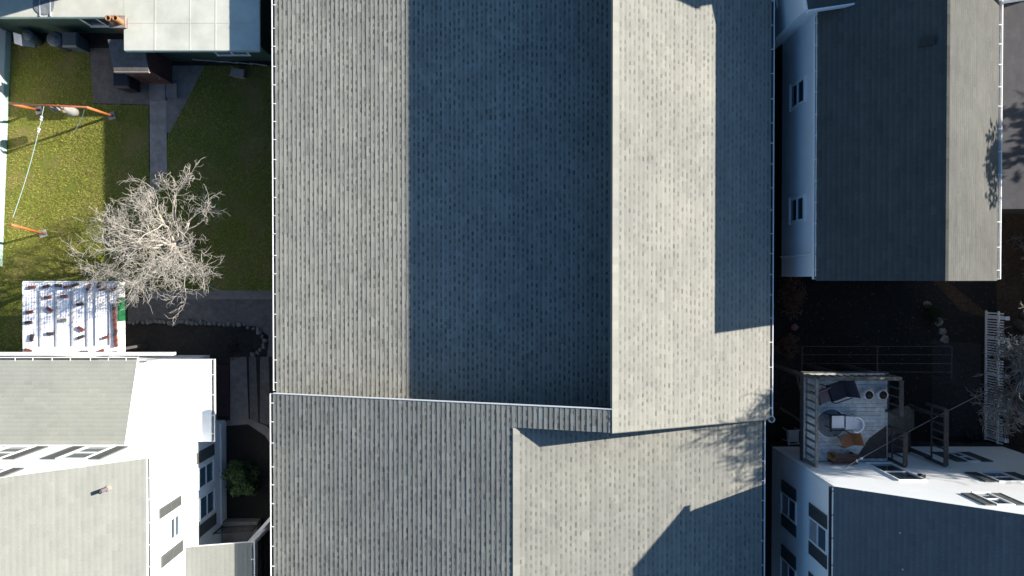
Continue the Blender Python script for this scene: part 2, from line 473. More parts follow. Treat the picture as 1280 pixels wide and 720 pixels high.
# lawn blades (nobody could count them)
def inring(x, y, ring):
    c = False; j = len(ring)-1
    for i in range(len(ring)):
        xi, yi = ring[i]; xj, yj = ring[j]
        if (yi > y) != (yj > y) and x < (xj-xi)*(y-yi)/(yj-yi)+xi: c = not c
        j = i
    return c
rnd = random.Random(3)
gv, gf, gt = [], [], []
xs = [p[0] for p in lawn_ring]; ys = [p[1] for p in lawn_ring]
x_lo = -21.2
cnt = 0
bare = [(rnd.uniform(-20.5, -10), rnd.uniform(-2.5, 9), rnd.uniform(.15, .5)) for _ in range(22)]
patch = [(rnd.uniform(x_lo, -9.5), rnd.uniform(min(ys), max(ys)), rnd.uniform(.4, 1.3), rnd.uniform(-.25, .3)) for _ in range(60)]
while cnt < 46000:
    x = rnd.uniform(x_lo, max(xs)); y = rnd.uniform(min(ys), max(ys))
    if not inring(x, y, lawn_ring): continue
    if x > -16 and rnd.random() < .6: continue
    if (x < -19.4 and rnd.random() < .5) or any((x-bx_)**2+(y-by_)**2 < br_*br_*rnd.uniform(.4, 1.2) for bx_, by_, br_ in bare): continue
    a = rnd.uniform(0, 6.283); l = rnd.uniform(.05, .11); w = rnd.uniform(.008, .016)
    hh = rnd.uniform(.02, .055)
    cx, sx = math.cos(a), math.sin(a)
    n = len(gv)
    gv += [(x-sx*w, y+cx*w, .004), (x+sx*w, y-cx*w, .004), (x+cx*l, y+sx*l, .004+hh)]
    gf.append((n, n+1, n+2))
    tn = rnd.gauss(.45, .2)
    for px_, py_, r_, d_ in patch:
        if (x-px_)**2+(y-py_)**2 < r_*r_: tn += d_
    gt.append(max(0, min(1, tn))); cnt += 1
me = bpy.data.meshes.new('grass'); me.from_pydata(gv, [], gf); me.materials.append(MATS['grass_blade'])
at = me.attributes.new('tone', 'FLOAT', 'FACE'); at.data.foreach_set('value', gt)
go = bpy.data.objects.new('grass', me); COL.objects.link(go)
tag(go, 'short green and straw coloured grass growing over the back lawn', 'grass', kind='stuff')

def scatter_leaves(name, label, box, n, mat, seed, z=.012, ring=None, size=(.025, .055)):
    r_ = random.Random(seed); mb = MB(); k = 0
    while k < n:
        x, y = r_.uniform(box[0], box[1]), r_.uniform(box[2], box[3])
        if ring and not inring(x, y, ring): continue
        k += 1; a = r_.uniform(0, 6.28); l = r_.uniform(*size); w = l*r_.uniform(.4, .7); t1, t2 = r_.uniform(-.5, .5), r_.uniform(0, .025)
        u_ = Vector((math.cos(a), math.sin(a), t1*.5)); w_ = Vector((-math.sin(a), math.cos(a), r_.uniform(-.4, .4))); c = Vector((x, y, z+.012+t2))
        mb.poly([c-u_*l, c-w_*w, c+u_*l, c+w_*w], mat, r_.random())
    return tag(mb.build(name), label, 'leaves', kind='stuff')
tone_mat('dark_leaf', (.03, .02, .014), (.16, .10, .06))
tone_mat('dead_leaf', (.07, .035, .018), (.34, .20, .10))
scatter_leaves('fallen_leaves', 'brown dead leaves scattered over the back lawn', (-20.8, -9.4, -3.2, 9.3), 420, 'dead_leaf', 5, ring=lawn_ring)
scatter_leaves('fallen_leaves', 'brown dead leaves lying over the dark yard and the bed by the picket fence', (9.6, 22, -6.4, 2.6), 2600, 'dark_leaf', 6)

# ------------------------------------------------------------------ MAIN HOUSE
root = thing('long_house', (0, 0, 0), 'long house in the middle with big grey shingled roofs at two levels', 'house')
XL, ZA = -8.50, 3.42                      # low roof eave (left)
SA = .10
XR, ZR = P(967, 200, 4.6).x-.10, 4.6      # right eave, north part
XRi, ZRi = 3.12, 6.74                     # high ridge
YJ = P(762, 541, ZRi).y                   # south end of the high roof
YB = P(763, 512, ZRi).y                   # north rake of the front roof
YN, YS = 14.0, -15.0
SB = (ZRi-3.76)/(XRi-(-8.5))
ZB = 3.76
COURSE = .163
# low roof
mb = MB()
X1 = 3.6
sl = math.hypot(1, SA)
shingles(mb, (XL, YB-.3, ZA), (0, 1, 0), (1, 0, SA), YN-YB+.3, (X1-XL)*sl, .160, 'main_shingle', seed=11, h=.0115)
part(mb, 'low_roof', root)
# high roof, facing the sun
mb = MB(); s = (ZRi-ZR)/(XR-XRi); sl = math.hypot(1, s)
shingles(mb, (XR, YJ, ZR), (0, 1, 0), (-1, 0, s), YN-YJ, (XR-XRi)*sl, COURSE, 'main_shingle', seed=12, contrast=.62, trim='main_shingle')
part(mb, 'high_roof', root)
mb = MB()
y = YJ
while y < YN:
    l = min(.25, YN-y)
    mb.obox((XRi+.105, y+l/2, ZRi-.022), (.10, 0, -.036), (0, l/2, .004), (0, 0, .008), 'main_shingle', random.uniform(.66, .84)); y += .25
part(mb, 'ridge_cap', root)
# front roof: west slope, its raised strip, east slope
mb = MB(); sl = math.hypot(1, SB)
ncl = round((0-XL)*sl/COURSE)
wl = ncl*COURSE
shingles(mb, (XL, YS, ZB), (0, 1, 0), (1, 0, SB), YB-YS, wl, COURSE*1.055, 'main_shingle', seed=13, h=.0095)
o2 = Vector((XL, YJ, ZB))+Vector((1, 0, SB)).normalized()*wl
shingles(mb, o2, (0, 1, 0), (1, 0, SB), YB-YJ, (XRi-XL)*sl-wl, COURSE*1.055, 'main_shingle', seed=14, h=.0095)
part(mb, 'front_roof', root)
XC0 = o2.x; ZC0 = o2.z
XRC, ZRC = P(956, 600, 4.38).x-.10, 4.38
mb = MB(); s = (ZC0-ZRC)/(XRC-XC0); sl = math.hypot(1, s)
shingles(mb, (XRC, YS, ZRC), (0, 1, 0), (-1, 0, s), YJ+.25-YS, (XRC-XC0)*sl, COURSE*1.03, 'main_shingle', seed=15, contrast=.62)
part(mb, 'front_roof', root)
mb = MB(); y = YS
while y < YJ-.02:
    l = min(.25, YJ-.02-y)
    mb.obox((XC0+.115, y+l/2, ZC0-.006), (.11, 0, -.019), (0, l/2, .004), (0, 0, .010), 'main_shingle', random.uniform(.66, .84)); y += .25
part(mb, 'ridge_cap', root)
# rake trims
mb = MB()
mb.obox(((XL+XRi)/2, YB+.012, (ZB+ZRi)/2-.03), ((XRi-XL)/2, 0, (ZRi-ZB)/2), (0, .014, 0), (0, 0, .055), 'white_paint')
part(mb, 'rake_trim', root)
mb = MB()
mb.obox(((XR+XRi)/2, YJ-.012, (ZR+ZRi)/2-.05), ((XR-XRi)/2, 0, (ZR-ZRi)/2), (0, .012, 0), (0, 0, .06), 'main_shingle', .2)
part(mb, 'rake_trim', root)
# walls
mb = MB()
mb.box(-8.15, 8.65, YB-.32, YN-.3, 0, ZA-.12, 'dark_wall')
part(mb, 'wall', root)
mb = MB()
mb.hexa([(3.55, YJ+.32, ZA), (8.55, YJ+.32, ZA), (8.55, YN-.3, ZA), (3.55, YN-.3, ZA), (3.55, YJ+.32, 6.3), (8.55, YJ+.32, 4.5), (8.55, YN-.3, 4.5), (3.55, YN-.3, 6.3)], 'dark_wall')
part(mb, 'clerestory_wall', root)
mb = MB()
mb.box(-8.15, 8.3, YS+.3, YB-.32, 0, ZA-.12, 'dark_wall')
ZS = YB-.32
mb.hexa([(-8.14, YS+.3, ZA-.11), (3.2, YS+.3, ZA-.11), (3.2, YJ+.3, ZA-.11), (-8.14, YJ+.3, ZA-.11), (-8.14, YS+.3, 3.62), (0, YS+.3, 5.55), (0, YJ+.3, 5.55), (-8.14, YJ+.3, 3.62)], 'dark_wall')
mb.hexa([(0.01, YJ+.3, ZA-.11), (3.4, YJ+.3, ZA-.11), (3.4, ZS, ZA-.11), (.01, ZS, ZA-.11), (0.01, YJ+.3, 5.6), (3.2, YJ+.3, 6.4), (3.2, ZS, 6.4), (.01, ZS, 5.6)], 'dark_wall')
mb.hexa([(-8.14, YJ+.301, ZA-.11), (0, YJ+.301, ZA-.11), (0, ZS, ZA-.11), (-8.14, ZS, ZA-.11), (-8.14, YJ+.301, 3.62), (0, YJ+.301, 5.55), (0, ZS, 5.55), (-8.14, ZS, 3.62)], 'dark_wall')
mb.hexa([(0.02, YS+.31, ZA-.11), (8.3, YS+.31, ZA-.11), (8.3, YJ+.28, ZA-.11), (.02, YJ+.28, ZA-.11), (.02, YS+.31, 5.5), (8.3, YS+.31, 4.2), (8.3, YJ+.28, 4.2), (.02, YJ+.28, 5.5)], 'dark_wall')
part(mb, 'wall', root)
gutter(root, (XL, YB+.05, ZA), (XL, YN, ZA), (-1, 0, 0))
gutter(root, (XL, YS, ZB), (XL, YB, ZB), (-1, 0, 0))
gutter(root, (XR, YJ+.08, ZR), (XR, YN, ZR), (1, 0, 0))
gutter(root, (XRC, YS, ZRC), (XRC, YJ-.0, ZRC), (1, 0, 0))
mb = MB(); q = P(964, 524, 4.35)
mb.lathe(q.x, q.y, [(.10, 4.20), (.125, 4.28), (.125, 4.38), (.085, 4.385), (.06, 4.3), (0.001, 4.25)], 'metal')
mb.tube([(q.x, q.y, .05), (q.x, q.y, 4.22)], .05, 'metal', 10)
part(mb, 'downspout', root, True)

# ------------------------------------------------------------------ EAST SIDE HOUSES
# white house with dark roof beside the gap
def gable_house(name, label, cat, x0, x1, y0, y1, ze, zr, xr, wall, roofmat, over=.12, trim='white_paint', mats2=None, course=.16, seed=1, ov_y=.15, base=None, contrast=.6, tall=.0):
    """ridge along Y at xr; eaves at x0 and x1 (roof edges); walls inset by over"""
    r = thing(name, ((x0+x1)/2, (y0+y1)/2, 0), label, cat)
    zl = ze if not hasattr(ze, '__len__') else ze[0]; zrr = ze if not hasattr(ze, '__len__') else ze[1]
    mb = MB()
    s = (zr-zl)/(xr-x0); shingles(mb, (x0, y0, zl), (0, 1, 0), (1, 0, s), y1-y0, (xr-x0)*math.hypot(1, s), course, roofmat, seed=seed, trim=trim, contrast=contrast*1.6, h=.0065, notch_shade=False)
    part(mb, 'roof', r)
    mb = MB()
    s2 = (zr-zrr)/(x1-xr); shingles(mb, (x1, y0, zrr), (0, 1, 0), (-1, 0, s2), y1-y0, (x1-xr)*math.hypot(1, s2), course, mats2 or roofmat, seed=seed+1, trim=trim, contrast=contrast*1.6, h=.0065, notch_shade=False)
    part(mb, 'roof', r)
    mb = MB(); y = y0
    while y < y1-.01:
        l = min(.3, y1-y); mb.obox((xr, y+l/2, zr+.012), (.045, 0, 0), (0, l/2, .004), (0, 0, .010), roofmat, random.uniform(.3, .8)); y += .3
    part(mb, 'ridge_cap', r)
    wx0, wx1, wy0, wy1 = x0+over, x1-over, y0+ov_y, y1-ov_y
    mb = MB(); zb = base or 0
    g = .14
    za, zc = zl+s*over-g, zrr+s2*over-g
    ring = [(wx0, zb), (wx1, zb), (wx1, zc), (xr, zr-g), (wx0, za)]
    n = len(ring)
    mb.poly([(x, wy0, z) for x, z in ring], wall); mb.poly([(x, wy1, z) for x, z in reversed(ring)], wall)
    for i in range(n):
        a, b = ring[i], ring[(i+1) % n]
        mb.poly([(a[0], wy0, a[1]), (a[0], wy1, a[1]), (b[0], wy1, b[1]), (b[0], wy0, b[1])], wall)
    part(mb, 'wall', r)
    if base:
        mb = MB(); mb.box(wx0+.012, wx1-.012, wy0+.012, wy1-.012, 0, base-.002, 'foundation'); part(mb, 'foundation', r)
    return r

ZE1 = 5.72; XE1 = xx(1020, ZE1)
ZR1 = 7.92; XR1 = xx(1183, ZR1)
ZE1R = 5.25; XE1R = xx(1246, ZE1R)
Y1S = P(1100, 351, 6.6).y
r1 = gable_house('white_house', 'white walled house with dark roof half in sun beside the narrow gap', 'house', XE1, XE1R, Y1S, 11.5, (ZE1, ZE1R), ZR1, XR1, 'white_siding', 'grey_shingle', seed=21, base=2.6, over=.10)
gutter(r1, (XE1, Y1S+.05, ZE1), (XE1, 8.6, ZE1), (-1, 0, 0), spacing=.75, w=.09)
gutter(r1, (XE1R, Y1S+.05, ZE1R), (XE1R, 11.4, ZE1R), (1, 0, 0), w=.14, inner='batten')
XW1 = XE1+.10
for pc in (118, 262):
    z0, z1 = zx(989, XW1), zx(1005, XW1); zm = (z0+z1)/2
    window(r1, 'x', XW1, -1, yx(pc+13, zm), yx(pc-13, zm), z0, z1, fw=.09, dep=.06)
mb = MB()
yy = yx(319, 4.3)
mb.tube([(XW1-.05, yy, 2.65), (XW1-.05, yy, 5.6)], .03, 'white_paint', 8); part(mb, 'downspout', r1)
mb = MB(); q = P(1150, 57, 7.3)
zv = ZE1+(ZR1-ZE1)/(XR1-XE1)*(q.x-XE1); mb.obox((q.x, q.y, zv+.05), (.16, 0, .11), (0, .11, 0), (0, 0, .05), 'grey_shingle', .1); part(mb, 'roof_vent', r1)

# taller house at the top right
ZE0 = 6.4; q = P(1010, 12, ZE0)
r0 = thing('hipped_house', (q.x+5, q.y+5, 0), 'tall house at the top with white eave trim above the dark roof', 'house')
ang = math.radians(8.5); ca, sa = math.cos(ang), math.sin(ang)
def T0(a, b, z): return Vector((q.x+ca*a-sa*b, q.y+sa*a+ca*b, z))
WD, LN, HR = 9.6, 13.0, 3.2
e0, e1, e2, e3 = T0(0, 0, ZE0), T0(WD, 0, ZE0), T0(WD, LN, ZE0), T0(0, LN, ZE0)
g0, g1 = T0(WD/2, WD/2, ZE0+2.4), T0(WD/2, LN-WD/2, ZE0+2.4)
mb = MB()
mb.poly([e0, e1, g0], 'grey_shingle', .5); mb.poly([e1, e2, g1, g0], 'grey_shingle', .5); mb.poly([e2, e3, g1], 'grey_shingle', .5); mb.poly([e3, e0, g0, g1], 'grey_shingle', .5)
part(mb, 'roof', r0)
mb = MB()
def slab0(p, w, n_): 
    d = (w-p); L = d.length; d.normalize(); nn = Vector((d.y, -d.x, 0))
    mb.obox((p+w)/2+nn*.03-Vector((0, 0, .09)), d*(L/2), nn*.028, (0, 0, .085), 'white_paint')
slab0(e0, e1, 0); slab0(e3, e0, 0); part(mb, 'fascia', r0)
w0, w1, w2, w3 = T0(.15, .15, 0), T0(WD-.15, .15, 0), T0(WD-.15, LN-.15, 0), T0(.15, LN-.15, 0)
mb = MB(); mb.prism([w[:2] for w in (w0, w1, w2, w3)], 0, ZE0-.02, 'white_siding'); part(mb, 'wall', r0)
mb = MB(); mb.box(12.5, 14.0, 11.2, 12.3, 6.4, 8.95, 'brick_wall'); mb.box(12.45, 14.05, 11.15, 12.35, 8.95, 9.05, 'mortar'); part(mb, 'chimney', r0)
mb = MB(); c = T0(.13, 1.5, 3.3); mb.obox(c, (ca*.03, sa*.03, 0), (-sa*.45, ca*.45, 0), (0, 0, .7), 'white_paint'); fr0 = part(mb, 'window', r0)
mb = MB(); mb.obox(c-Vector((.02, 0, 0)), (ca*.025, sa*.025, 0), (-sa*.38, ca*.38, 0), (0, 0, .62), 'glass'); part(mb, 'pane', r0, parent=fr0)

# flat grey roof behind
rg = thing('garage', (21, 7, 0), 'low building with flat grey felt roof under tree shadow at right edge', 'garage')
mb = MB(); y3 = P(1265, 261, 3.4).y
mb.box(16.9, 25.5, y3, 12, 3.22, 3.4, 'roof_felt'); part(mb, 'roof', rg)
mb = MB(); mb.box(17.05, 25.3, y3+.15, 11.8, 0, 3.22, 'dark_wall'); part(mb, 'wall', rg)

# big white house lower right
XE2, ZE2, YE2 = 10.08, 6.66, -6.47
S2 = .642; XR2 = 14.94; ZR2 = ZE2+S2*(XR2-XE2)
r2 = gable_house('shuttered_house', 'white house with dark shutters and dark roof behind the raised deck', 'house', XE2, XR2+4.86, -17, YE2, (ZE2, ZE2), ZR2, XR2, 'white_siding', 'slate_shingle', seed=41, over=.27, ov_y=.16, base=.9)
gutter(r2, (XE2, -17, ZE2), (XE2, YE2-.03, ZE2), (-1, 0, 0), white='navy_fabric', w=.1)
XW2 = XE2+.27; YW2 = YE2-.16
def wx2(pxa, pxb, ya0, ya1, yb0, yb1, yc0, yc1):
    z0, z1 = zx(pxa, XW2), zx(pxb, XW2)
    shutter(r2, 'x', XW2, -1, yx(ya0, z0), yx(ya1, z0), z0, z1)
    window(r2, 'x', XW2, -1, yx(yb0, z0)-.06, yx(yb1, z0)+.06, z0+.03, z1-.03, pane='blue_glass', blind=True)
    shutter(r2, 'x', XW2, -1, yx(yc0, z0), yx(yc1, z0), z0, z1)
wx2(979, 997, 600, 614, 614.5, 642, 643, 657)
wx2(1013.5, 1036, 629, 645, 645.5, 676, 677, 693)
wx2(979, 997, 681, 696, 696.5, 722, 723, 738)
wx2(1013.5, 1036, 716, 731, 731.5, 760, 761, 777)
# north wall of it
def ny(px, z): return xx(px, z)
def wy2(y0, y1, items):
    z0, z1 = zy(y0, YW2), zy(y1, YW2)
    for k, a, b in items:
        X0, X1 = xx(a, z0), xx(b, z0)
        if k == 's': shutter(r2, 'y', YW2, 1, X0, X1, z0, z1)
        else: window(r2, 'y', YW2, 1, X0+.06, X1-.06, z0+.03, z1-.03, pane='glass')
wy2(581, 602, [('w', 1084, 1117)])
wy2(592, 603.5, [('s', 1207, 1222), ('w', 1223, 1254), ('s', 1255, 1270)])
wy2(566.5, 578, [('s', 1169, 1182), ('w', 1183, 1198), ('s', 1199, 1213)])
wy2(618.5, 633, [('s', 1203, 1216), ('w', 1217, 1239), ('s', 1240, 1253)])
mb = MB(); z = zy(597, YW2); X = xx(1153, z)
mb.box(X-.06, X+.06, YW2+.002, YW2+.09, z-.11, z+.11, 'black_plastic'); mb.box(X-.08, X+.08, YW2+.002, YW2+.12, z+.11, z+.14, 'iron'); part(mb, 'wall_lamp', r2)
mb = MB()
mb.box(XW2-.012, XW2+.10, YW2-.10, YW2+.012, .95, ZE2-.05, 'white_paint'); part(mb, 'corner_board', r2)

# house out to the east whose roof shades the yards
r4 = gable_house('pale_house', 'pale house east of the picket fence, outside the picture', 'house', 21.6, 28.5, -14, 2.2, (5.9, 5.9), 8.35, 24.2, 'grey_white_siding', 'slate_shingle', seed=51)

# ------------------------------------------------------------------ WEST SIDE HOUSES
# lower-left: two storey house with shutters
XEb = -11.55; ZEb = 6.5; YEb = P(178, 573, ZEb).y
Sb = .70; XRb = -15.6; ZRb = ZEb+Sb*(XEb-XRb)
lb = gable_house('shuttered_house', 'white two storey house with pale roof and tan shutters at lower left', 'house', XRb-4.05, XEb, -16, YEb, (ZEb, ZEb), ZRb, XRb, 'white_siding', 'pale_shingle', seed=61, over=.25, ov_y=.12, contrast=.5)
gutter(lb, (XEb, -16, ZEb), (XEb, YEb, ZEb), (1, 0, 0), w=.12)
XWb = XEb-.25; YWb = YEb-.12
def sx(pa, pb, ya, yb, mat='tan_shutter'):
    z0, z1 = zx(pa, XWb), zx(pb, XWb); shutter(lb, 'x', XWb, 1, yx(ya, z0), yx(yb, z0), z0, z1, mat)
def wx(pa, pb, ya, yb, **k):
    z0, z1 = zx(pa, XWb), zx(pb, XWb); window(lb, 'x', XWb, 1, yx(ya, z0), yx(yb, z0), z0, z1, **k)
sx(266, 244, 555, 569); wx(264, 247, 577, 600, pane='blue_glass'); wx(265, 248, 613, 638, pane='blue_glass'); sx(268, 246, 642, 656)
sx(224, 197, 620, 632); wx(221, 211, 644, 668); sx(226, 199, 676, 690)
# north wall
def wyb(y0, y1, items):
    z0, z1 = zy(y0, YWb), zy(y1, YWb)
    for k, a, b in items:
        X0, X1 = xx(a, z0), xx(b, z0)
        if k == 's': shutter(lb, 'y', YWb, 1, X0, X1, z0, z1, 'tan_shutter')
        else: window(lb, 'y', YWb, 1, X0+.06, X1-.06, z0+.03, z1-.03)
wyb(559.5, 575, [('s', 145, 159), ('w', 107, 142), ('s', 90, 104), ('s', 45, 59), ('w', 8, 42)])
wyb(587, 597, [('s', 14, 28), ('w', -22, 12)])
mb = MB(); q = P(127, 614, ZEb+.9)
zq = ZEb+Sb*(XEb-q.x)
mb.tube([(q.x, q.y, zq-.1), (q.x, q.y, zq+.38)], .06, 'mauve_fabric', 12)
mb.lathe(q.x, q.y, [(.11, zq-.1), (.10, zq+.02), (.06, zq+.06)], 'mortar')
mb.lathe(q.x, q.y, [(.061, zq+.38), (.045, zq+.385), (.04, zq+.3), (.001, zq+.25)], 'black_plastic'); part(mb, 'vent_pipe', lb, True)
# lower front porch roof of it
mb = MB(); xo = -9.58; zo = 2.98; yo = P(310, 678, 3.0).y
s = .22; shingles(mb, (xo, -16, zo), (0, 1, 0), (-1, 0, s), yo+16, (xo-XWb)*math.hypot(1, s), .16, 'pale_shingle', seed=65, contrast=.5, h=.0065, notch_shade=False)
part(mb, 'porch_roof', lb)
gutter(lb, (xo, -16, zo), (xo, yo, zo), (1, 0, 0), w=.1)
mb = MB()
for y in (yo-.15, yo-3): mb.box(xo-.25, xo-.1, y-.15, y, .45, zo-.1, 'white_paint')
part(mb, 'porch_post', lb)
mb = MB(); yp = P(290, 652, .4).y
mb.box(XWb, P(322, 660, .4).x, -16, yp, 0, .42, 'concrete'); part(mb, 'porch_floor', lb)
# white baseboard along the wall
mb = MB(); mb.box(XWb+.003, XWb+.06, -9.9, YWb-.05, .02, .5, 'white_paint'); part(mb, 'baseboard', lb)

# single storey olive-roofed wing with flat white extension
ZEa = 3.36; YEa = P(90, 450, ZEa).y; XEa = xx(171, ZEa); SA2 = (4.2-ZEa)/(YEa-YWb)
la = thing('cottage', (-17, -4, 0), 'low white cottage with olive grey roof and flat white extension at left', 'house')
mb = MB()
shingles(mb, (XEa-9, YEa, ZEa), (1, 0, 0), (0, -1, SA2), 9, (YEa-YWb-.01)*math.hypot(1, SA2), .15, 'olive_shingle', seed=71, contrast=.6, h=.0065, notch_shade=False)
part(mb, 'roof', la)
mb = MB(); mb.hexa([(XEa-8.9, YWb+.01, 0), (XEa-.14, YWb+.01, 0), (XEa-.14, YEa-.2, 0), (XEa-8.9, YEa-.2, 0), (XEa-8.9, YWb+.01, 4.02), (XEa-.14, YWb+.01, 4.02), (XEa-.14, YEa-.2, 3.26), (XEa-8.9, YEa-.2, 3.26)], 'white_siding')
part(mb, 'wall', la)
gutter(la, (XEa-9, YEa, ZEa), (XEa, YEa, ZEa), (0, 1, 0), w=.1)
mb = MB(); e = P(215, 441, 2.9)
mb.box(XEa-9, e.x, YEa+.11, e.y, 2.6, 2.9, 'white_paint'); part(mb, 'fascia', la)
ZF = 2.5; xf = xx(266, ZF)-.08; yf = P(200, 449, ZF).y
mb = MB()
mb.box(XEa-.13, xf, YWb-.3, yf, ZF-.12, ZF, 'white_membrane')
for yq in np.arange(YWb+.7, yf, 1.05): mb.box(XEa-.12, xf-.02, yq-.03, yq+.03, ZF, ZF+.006, 'white_membrane')
part(mb, 'flat_roof', la)
mb = MB(); mb.box(XEa-.14+.003, XWb-.6, YWb+.01, yf-.12, 0, ZF-.12, 'white_siding'); part(mb, 'wall', la)
gutter(la, (xf, YWb-.3, ZF), (xf, yf, ZF), (1, 0, 0), w=.13, inner='mortar')

# upper-left: cream metal roofed house with green walls
l1 = thing('green_house', (-14, 12, 0), 'green walled house under cream painted metal roof at upper left', 'house')
ZL = 2.65; xa, xb_ = xx(157, ZL), xx(326, ZL); ya = P(240, 63, ZL).y
mb = MB()
mb.box(xa, xb_, ya, 16, ZL-.1, ZL, 'cream_metal')
for pxx, w_ in ((197, .05), (240, .03), (272, .035)): 
    X = xx(pxx, ZL); mb.obox((X, (ya+16)/2, ZL+.002), (w_*.6, 0, 0), (w_, (16-ya)/2-.01, 0), (0, 0, .004), 'cream_metal')
mb.box(xa+.01, xb_-.01, ya+1.0, ya+1.03, ZL+.001, ZL+.008, 'cream_metal')
part(mb, 'roof', l1)
mb = MB(); yl = P(60, 21, ZL).y
mb.box(-24, xa-.002, yl, 16, ZL-.1, ZL-.004, 'cream_metal')
for pxx in (53, 66): 
    X = xx(pxx, ZL); mb.box(X-.02, X+.02, yl+.02, 16, ZL-.003, ZL+.035, 'batten')
part(mb, 'roof', l1)
mb = MB(); mb.box(-23.6, xa+.3, yl+.35, 15.8, 0, ZL-.1, 'green_siding'); mb.box(xa+.31, xb_-.3, ya+.45, 15.8, 0, ZL-.1, 'green_siding')
part(mb, 'wall', l1)
mb = MB(); mb.box(xa+.02, xb_-.02, ya-.02, ya-.002, ZL-.16, ZL-.02, 'teal_trim'); mb.box(-24, xa-.5, yl-.022, yl-.002, ZL-.16, ZL-.02, 'teal_trim'); part(mb, 'fascia', l1)
window(l1, 'y', ya+.45, -1, -11.6, -10.4, .9, 2.0, sashes=2, vert=True)
window(l1, 'y', yl+.35, -1, -16.6, -15.4, .9, 2.0, sashes=2, vert=True)
mb = MB(); mb.box(-24, -13.6, 11.25, 20, ZL, 5.6, 'green_siding'); mb.box(-24.2, -13.5, 11.15, 20.2, 5.6, 5.75, 'cream_metal'); part(mb, 'upper_storey', l1)
mb = MB(); q = P(52, 9, ZL)
mb.lathe(-17.3, 10.2, [(.42, ZL), (.4, ZL+.02), (.001, ZL+.03)], 'rug'); part(mb, 'roof_patch', l1)
# chimney with two clay flues
q = P(146, 27, 2.9)
mb = MB(); mb.box(q.x-.25, q.x+.25, q.y-.16, q.y+.2, 1.2, 2.78, 'brick_wall'); mb.box(q.x-.29, q.x+.29, q.y-.2, q.y+.24, 2.78, 2.86, 'mortar')
ch = part(mb, 'chimney', l1)
for dx in (-.13, .13):
    mb = MB(); mb.lathe(q.x+dx, q.y, [(.11, 2.86), (.095, 3.2), (.105, 3.25), (.075, 3.255), (.07, 3.0), (.001, 2.95)], 'terracotta', 16); part(mb, 'flue_pot', l1, True, parent=ch)
# entry vestibule
xv0, xv1 = xx(144, 2.0), xx(187, 2.0); yv = yx(90, 2.0)
vs = thing('porch', ((xv0+xv1)/2, yv+.6, 0), 'small red brick entry porch with grey roof at the green house', 'porch')
mb = MB(); mb.hexa([(xv0, yv, 1.9), (xv1, yv, 1.9), (xv1, ya+.5, 2.3), (xv0, ya+.5, 2.3), (xv0, yv, 1.98), (xv1, yv, 1.98), (xv1, ya+.5, 2.38), (xv0, ya+.5, 2.38)], 'paving')
part(mb, 'roof', vs)
mb = MB(); mb.box(xv0, xv1, yv-.04, yv-.002, 1.86, 2.0, 'mortar'); part(mb, 'fascia', vs)
mb = MB(); mb.box(xv0+.08, xv1-.08, yv+.1, ya+.44, 0, 1.9, 'brick_wall'); part(mb, 'wall', vs)
mb = MB(); xm = (xv0+xv1)/2; mb.box(xm-.1, xm+.65, yv+.06, yv+.098, .1, 1.8, 'redwood'); d = part(mb, 'door', vs)
mb = MB(); mb.lathe(xm+.55, yv+.03, [(.001, .9), (.03, .93), (.03, .97), (.001, 1.0)], 'metal', 10); part(mb, 'handle', vs, True, parent=d)
mb = MB(); mb.box(xv1-.3, xv1+.15, yv-.5, yv+.09, 0, .12, 'concrete'); mb.box(xm-.3, xv1-.31, yv-.6, yv+.09, 0, .15, 'concrete'); part(mb, 'step', vs)

# white stucco house wall along the left edge, its roof outside the picture
pa, pb = P(14, 22, 0), P(2, 333, 0)
l3 = thing('stucco_house', (-23, 5, 0), 'white stucco house wall with pale teal base along the left edge of the lawn', 'house')
d = Vector((pb.x-pa.x, pb.y-pa.y, 0)); L = d.length; d.normalize(); nrm = Vector((-d.y, d.x, 0)); nrm = nrm if nrm.x > 0 else -nrm
ring = [(pa.x, pa.y), (pa.x-6, pa.y), (pb.x-6, pb.y), (pb.x, pb.y)]
mb = MB(); mb.prism(ring, 0, 3.3, 'white_membrane'); part(mb, 'wall', l3)
mb = MB(); mb.obox(((pa.x+pb.x)/2+nrm.x*.02, (pa.y+pb.y)/2+nrm.y*.02, .14), d*L/2, nrm*.018, (0, 0, .14), 'teal_trim'); part(mb, 'baseboard', l3)
mb = MB(); ring = [(pa.x+.2, pa.y+.2), (pa.x-6.2, pa.y+.2), (pb.x-6.2, pb.y-.2), (pb.x+.2, pb.y-.2)]; mb.prism(ring, 3.3, 3.45, 'roof_felt'); part(mb, 'roof', l3)
for t in (.34, .5):
    c = pa.lerp(pb, t)
    mb = MB(); mb.obox((c.x+nrm.x*.012, c.y+nrm.y*.012, 1.6), d*.05, nrm*.01, (0, 0, 1.6), 'batten'); part(mb, 'pilaster', l3)

# ------------------------------------------------------------------ clothes lines
def post_frame(feet, tops, label, beam=True):
    r = thing('clothes_post', (feet[0][0], feet[0][1], 0), label, 'clothes post')
    for f_, t_ in zip(feet, tops):
        mb = MB(); mb.tube([(f_[0], f_[1], 0), t_], .052, 'orange_paint', 12); part(mb, 'post', r, True)
        mb = MB(); mb.rbox(f_[0], f_[1], .02, .3, .3, .04, .3, 'pale_concrete'); part(mb, 'footing', r)
    if beam:
        mb = MB(); mb.tube([tops[0], tops[1]], .035, 'red_paint', 10); part(mb, 'crossbar', r, True)
    return r
zt = 2.15
ta, tb = P(108, 134, zt), P(13, 129.5, zt)
fa, fb = P(140, 145, 0), P(49, 138, 0)
post_frame([fa, fb], [ta, tb], 'orange steel clothes line frame with red crossbar on the lawn')
tc = P(14, 281, 1.95); fc = P(54, 292, 0)
r = post_frame([fc], [tc], 'single leaning orange clothes post by the lower left lawn', beam=False)
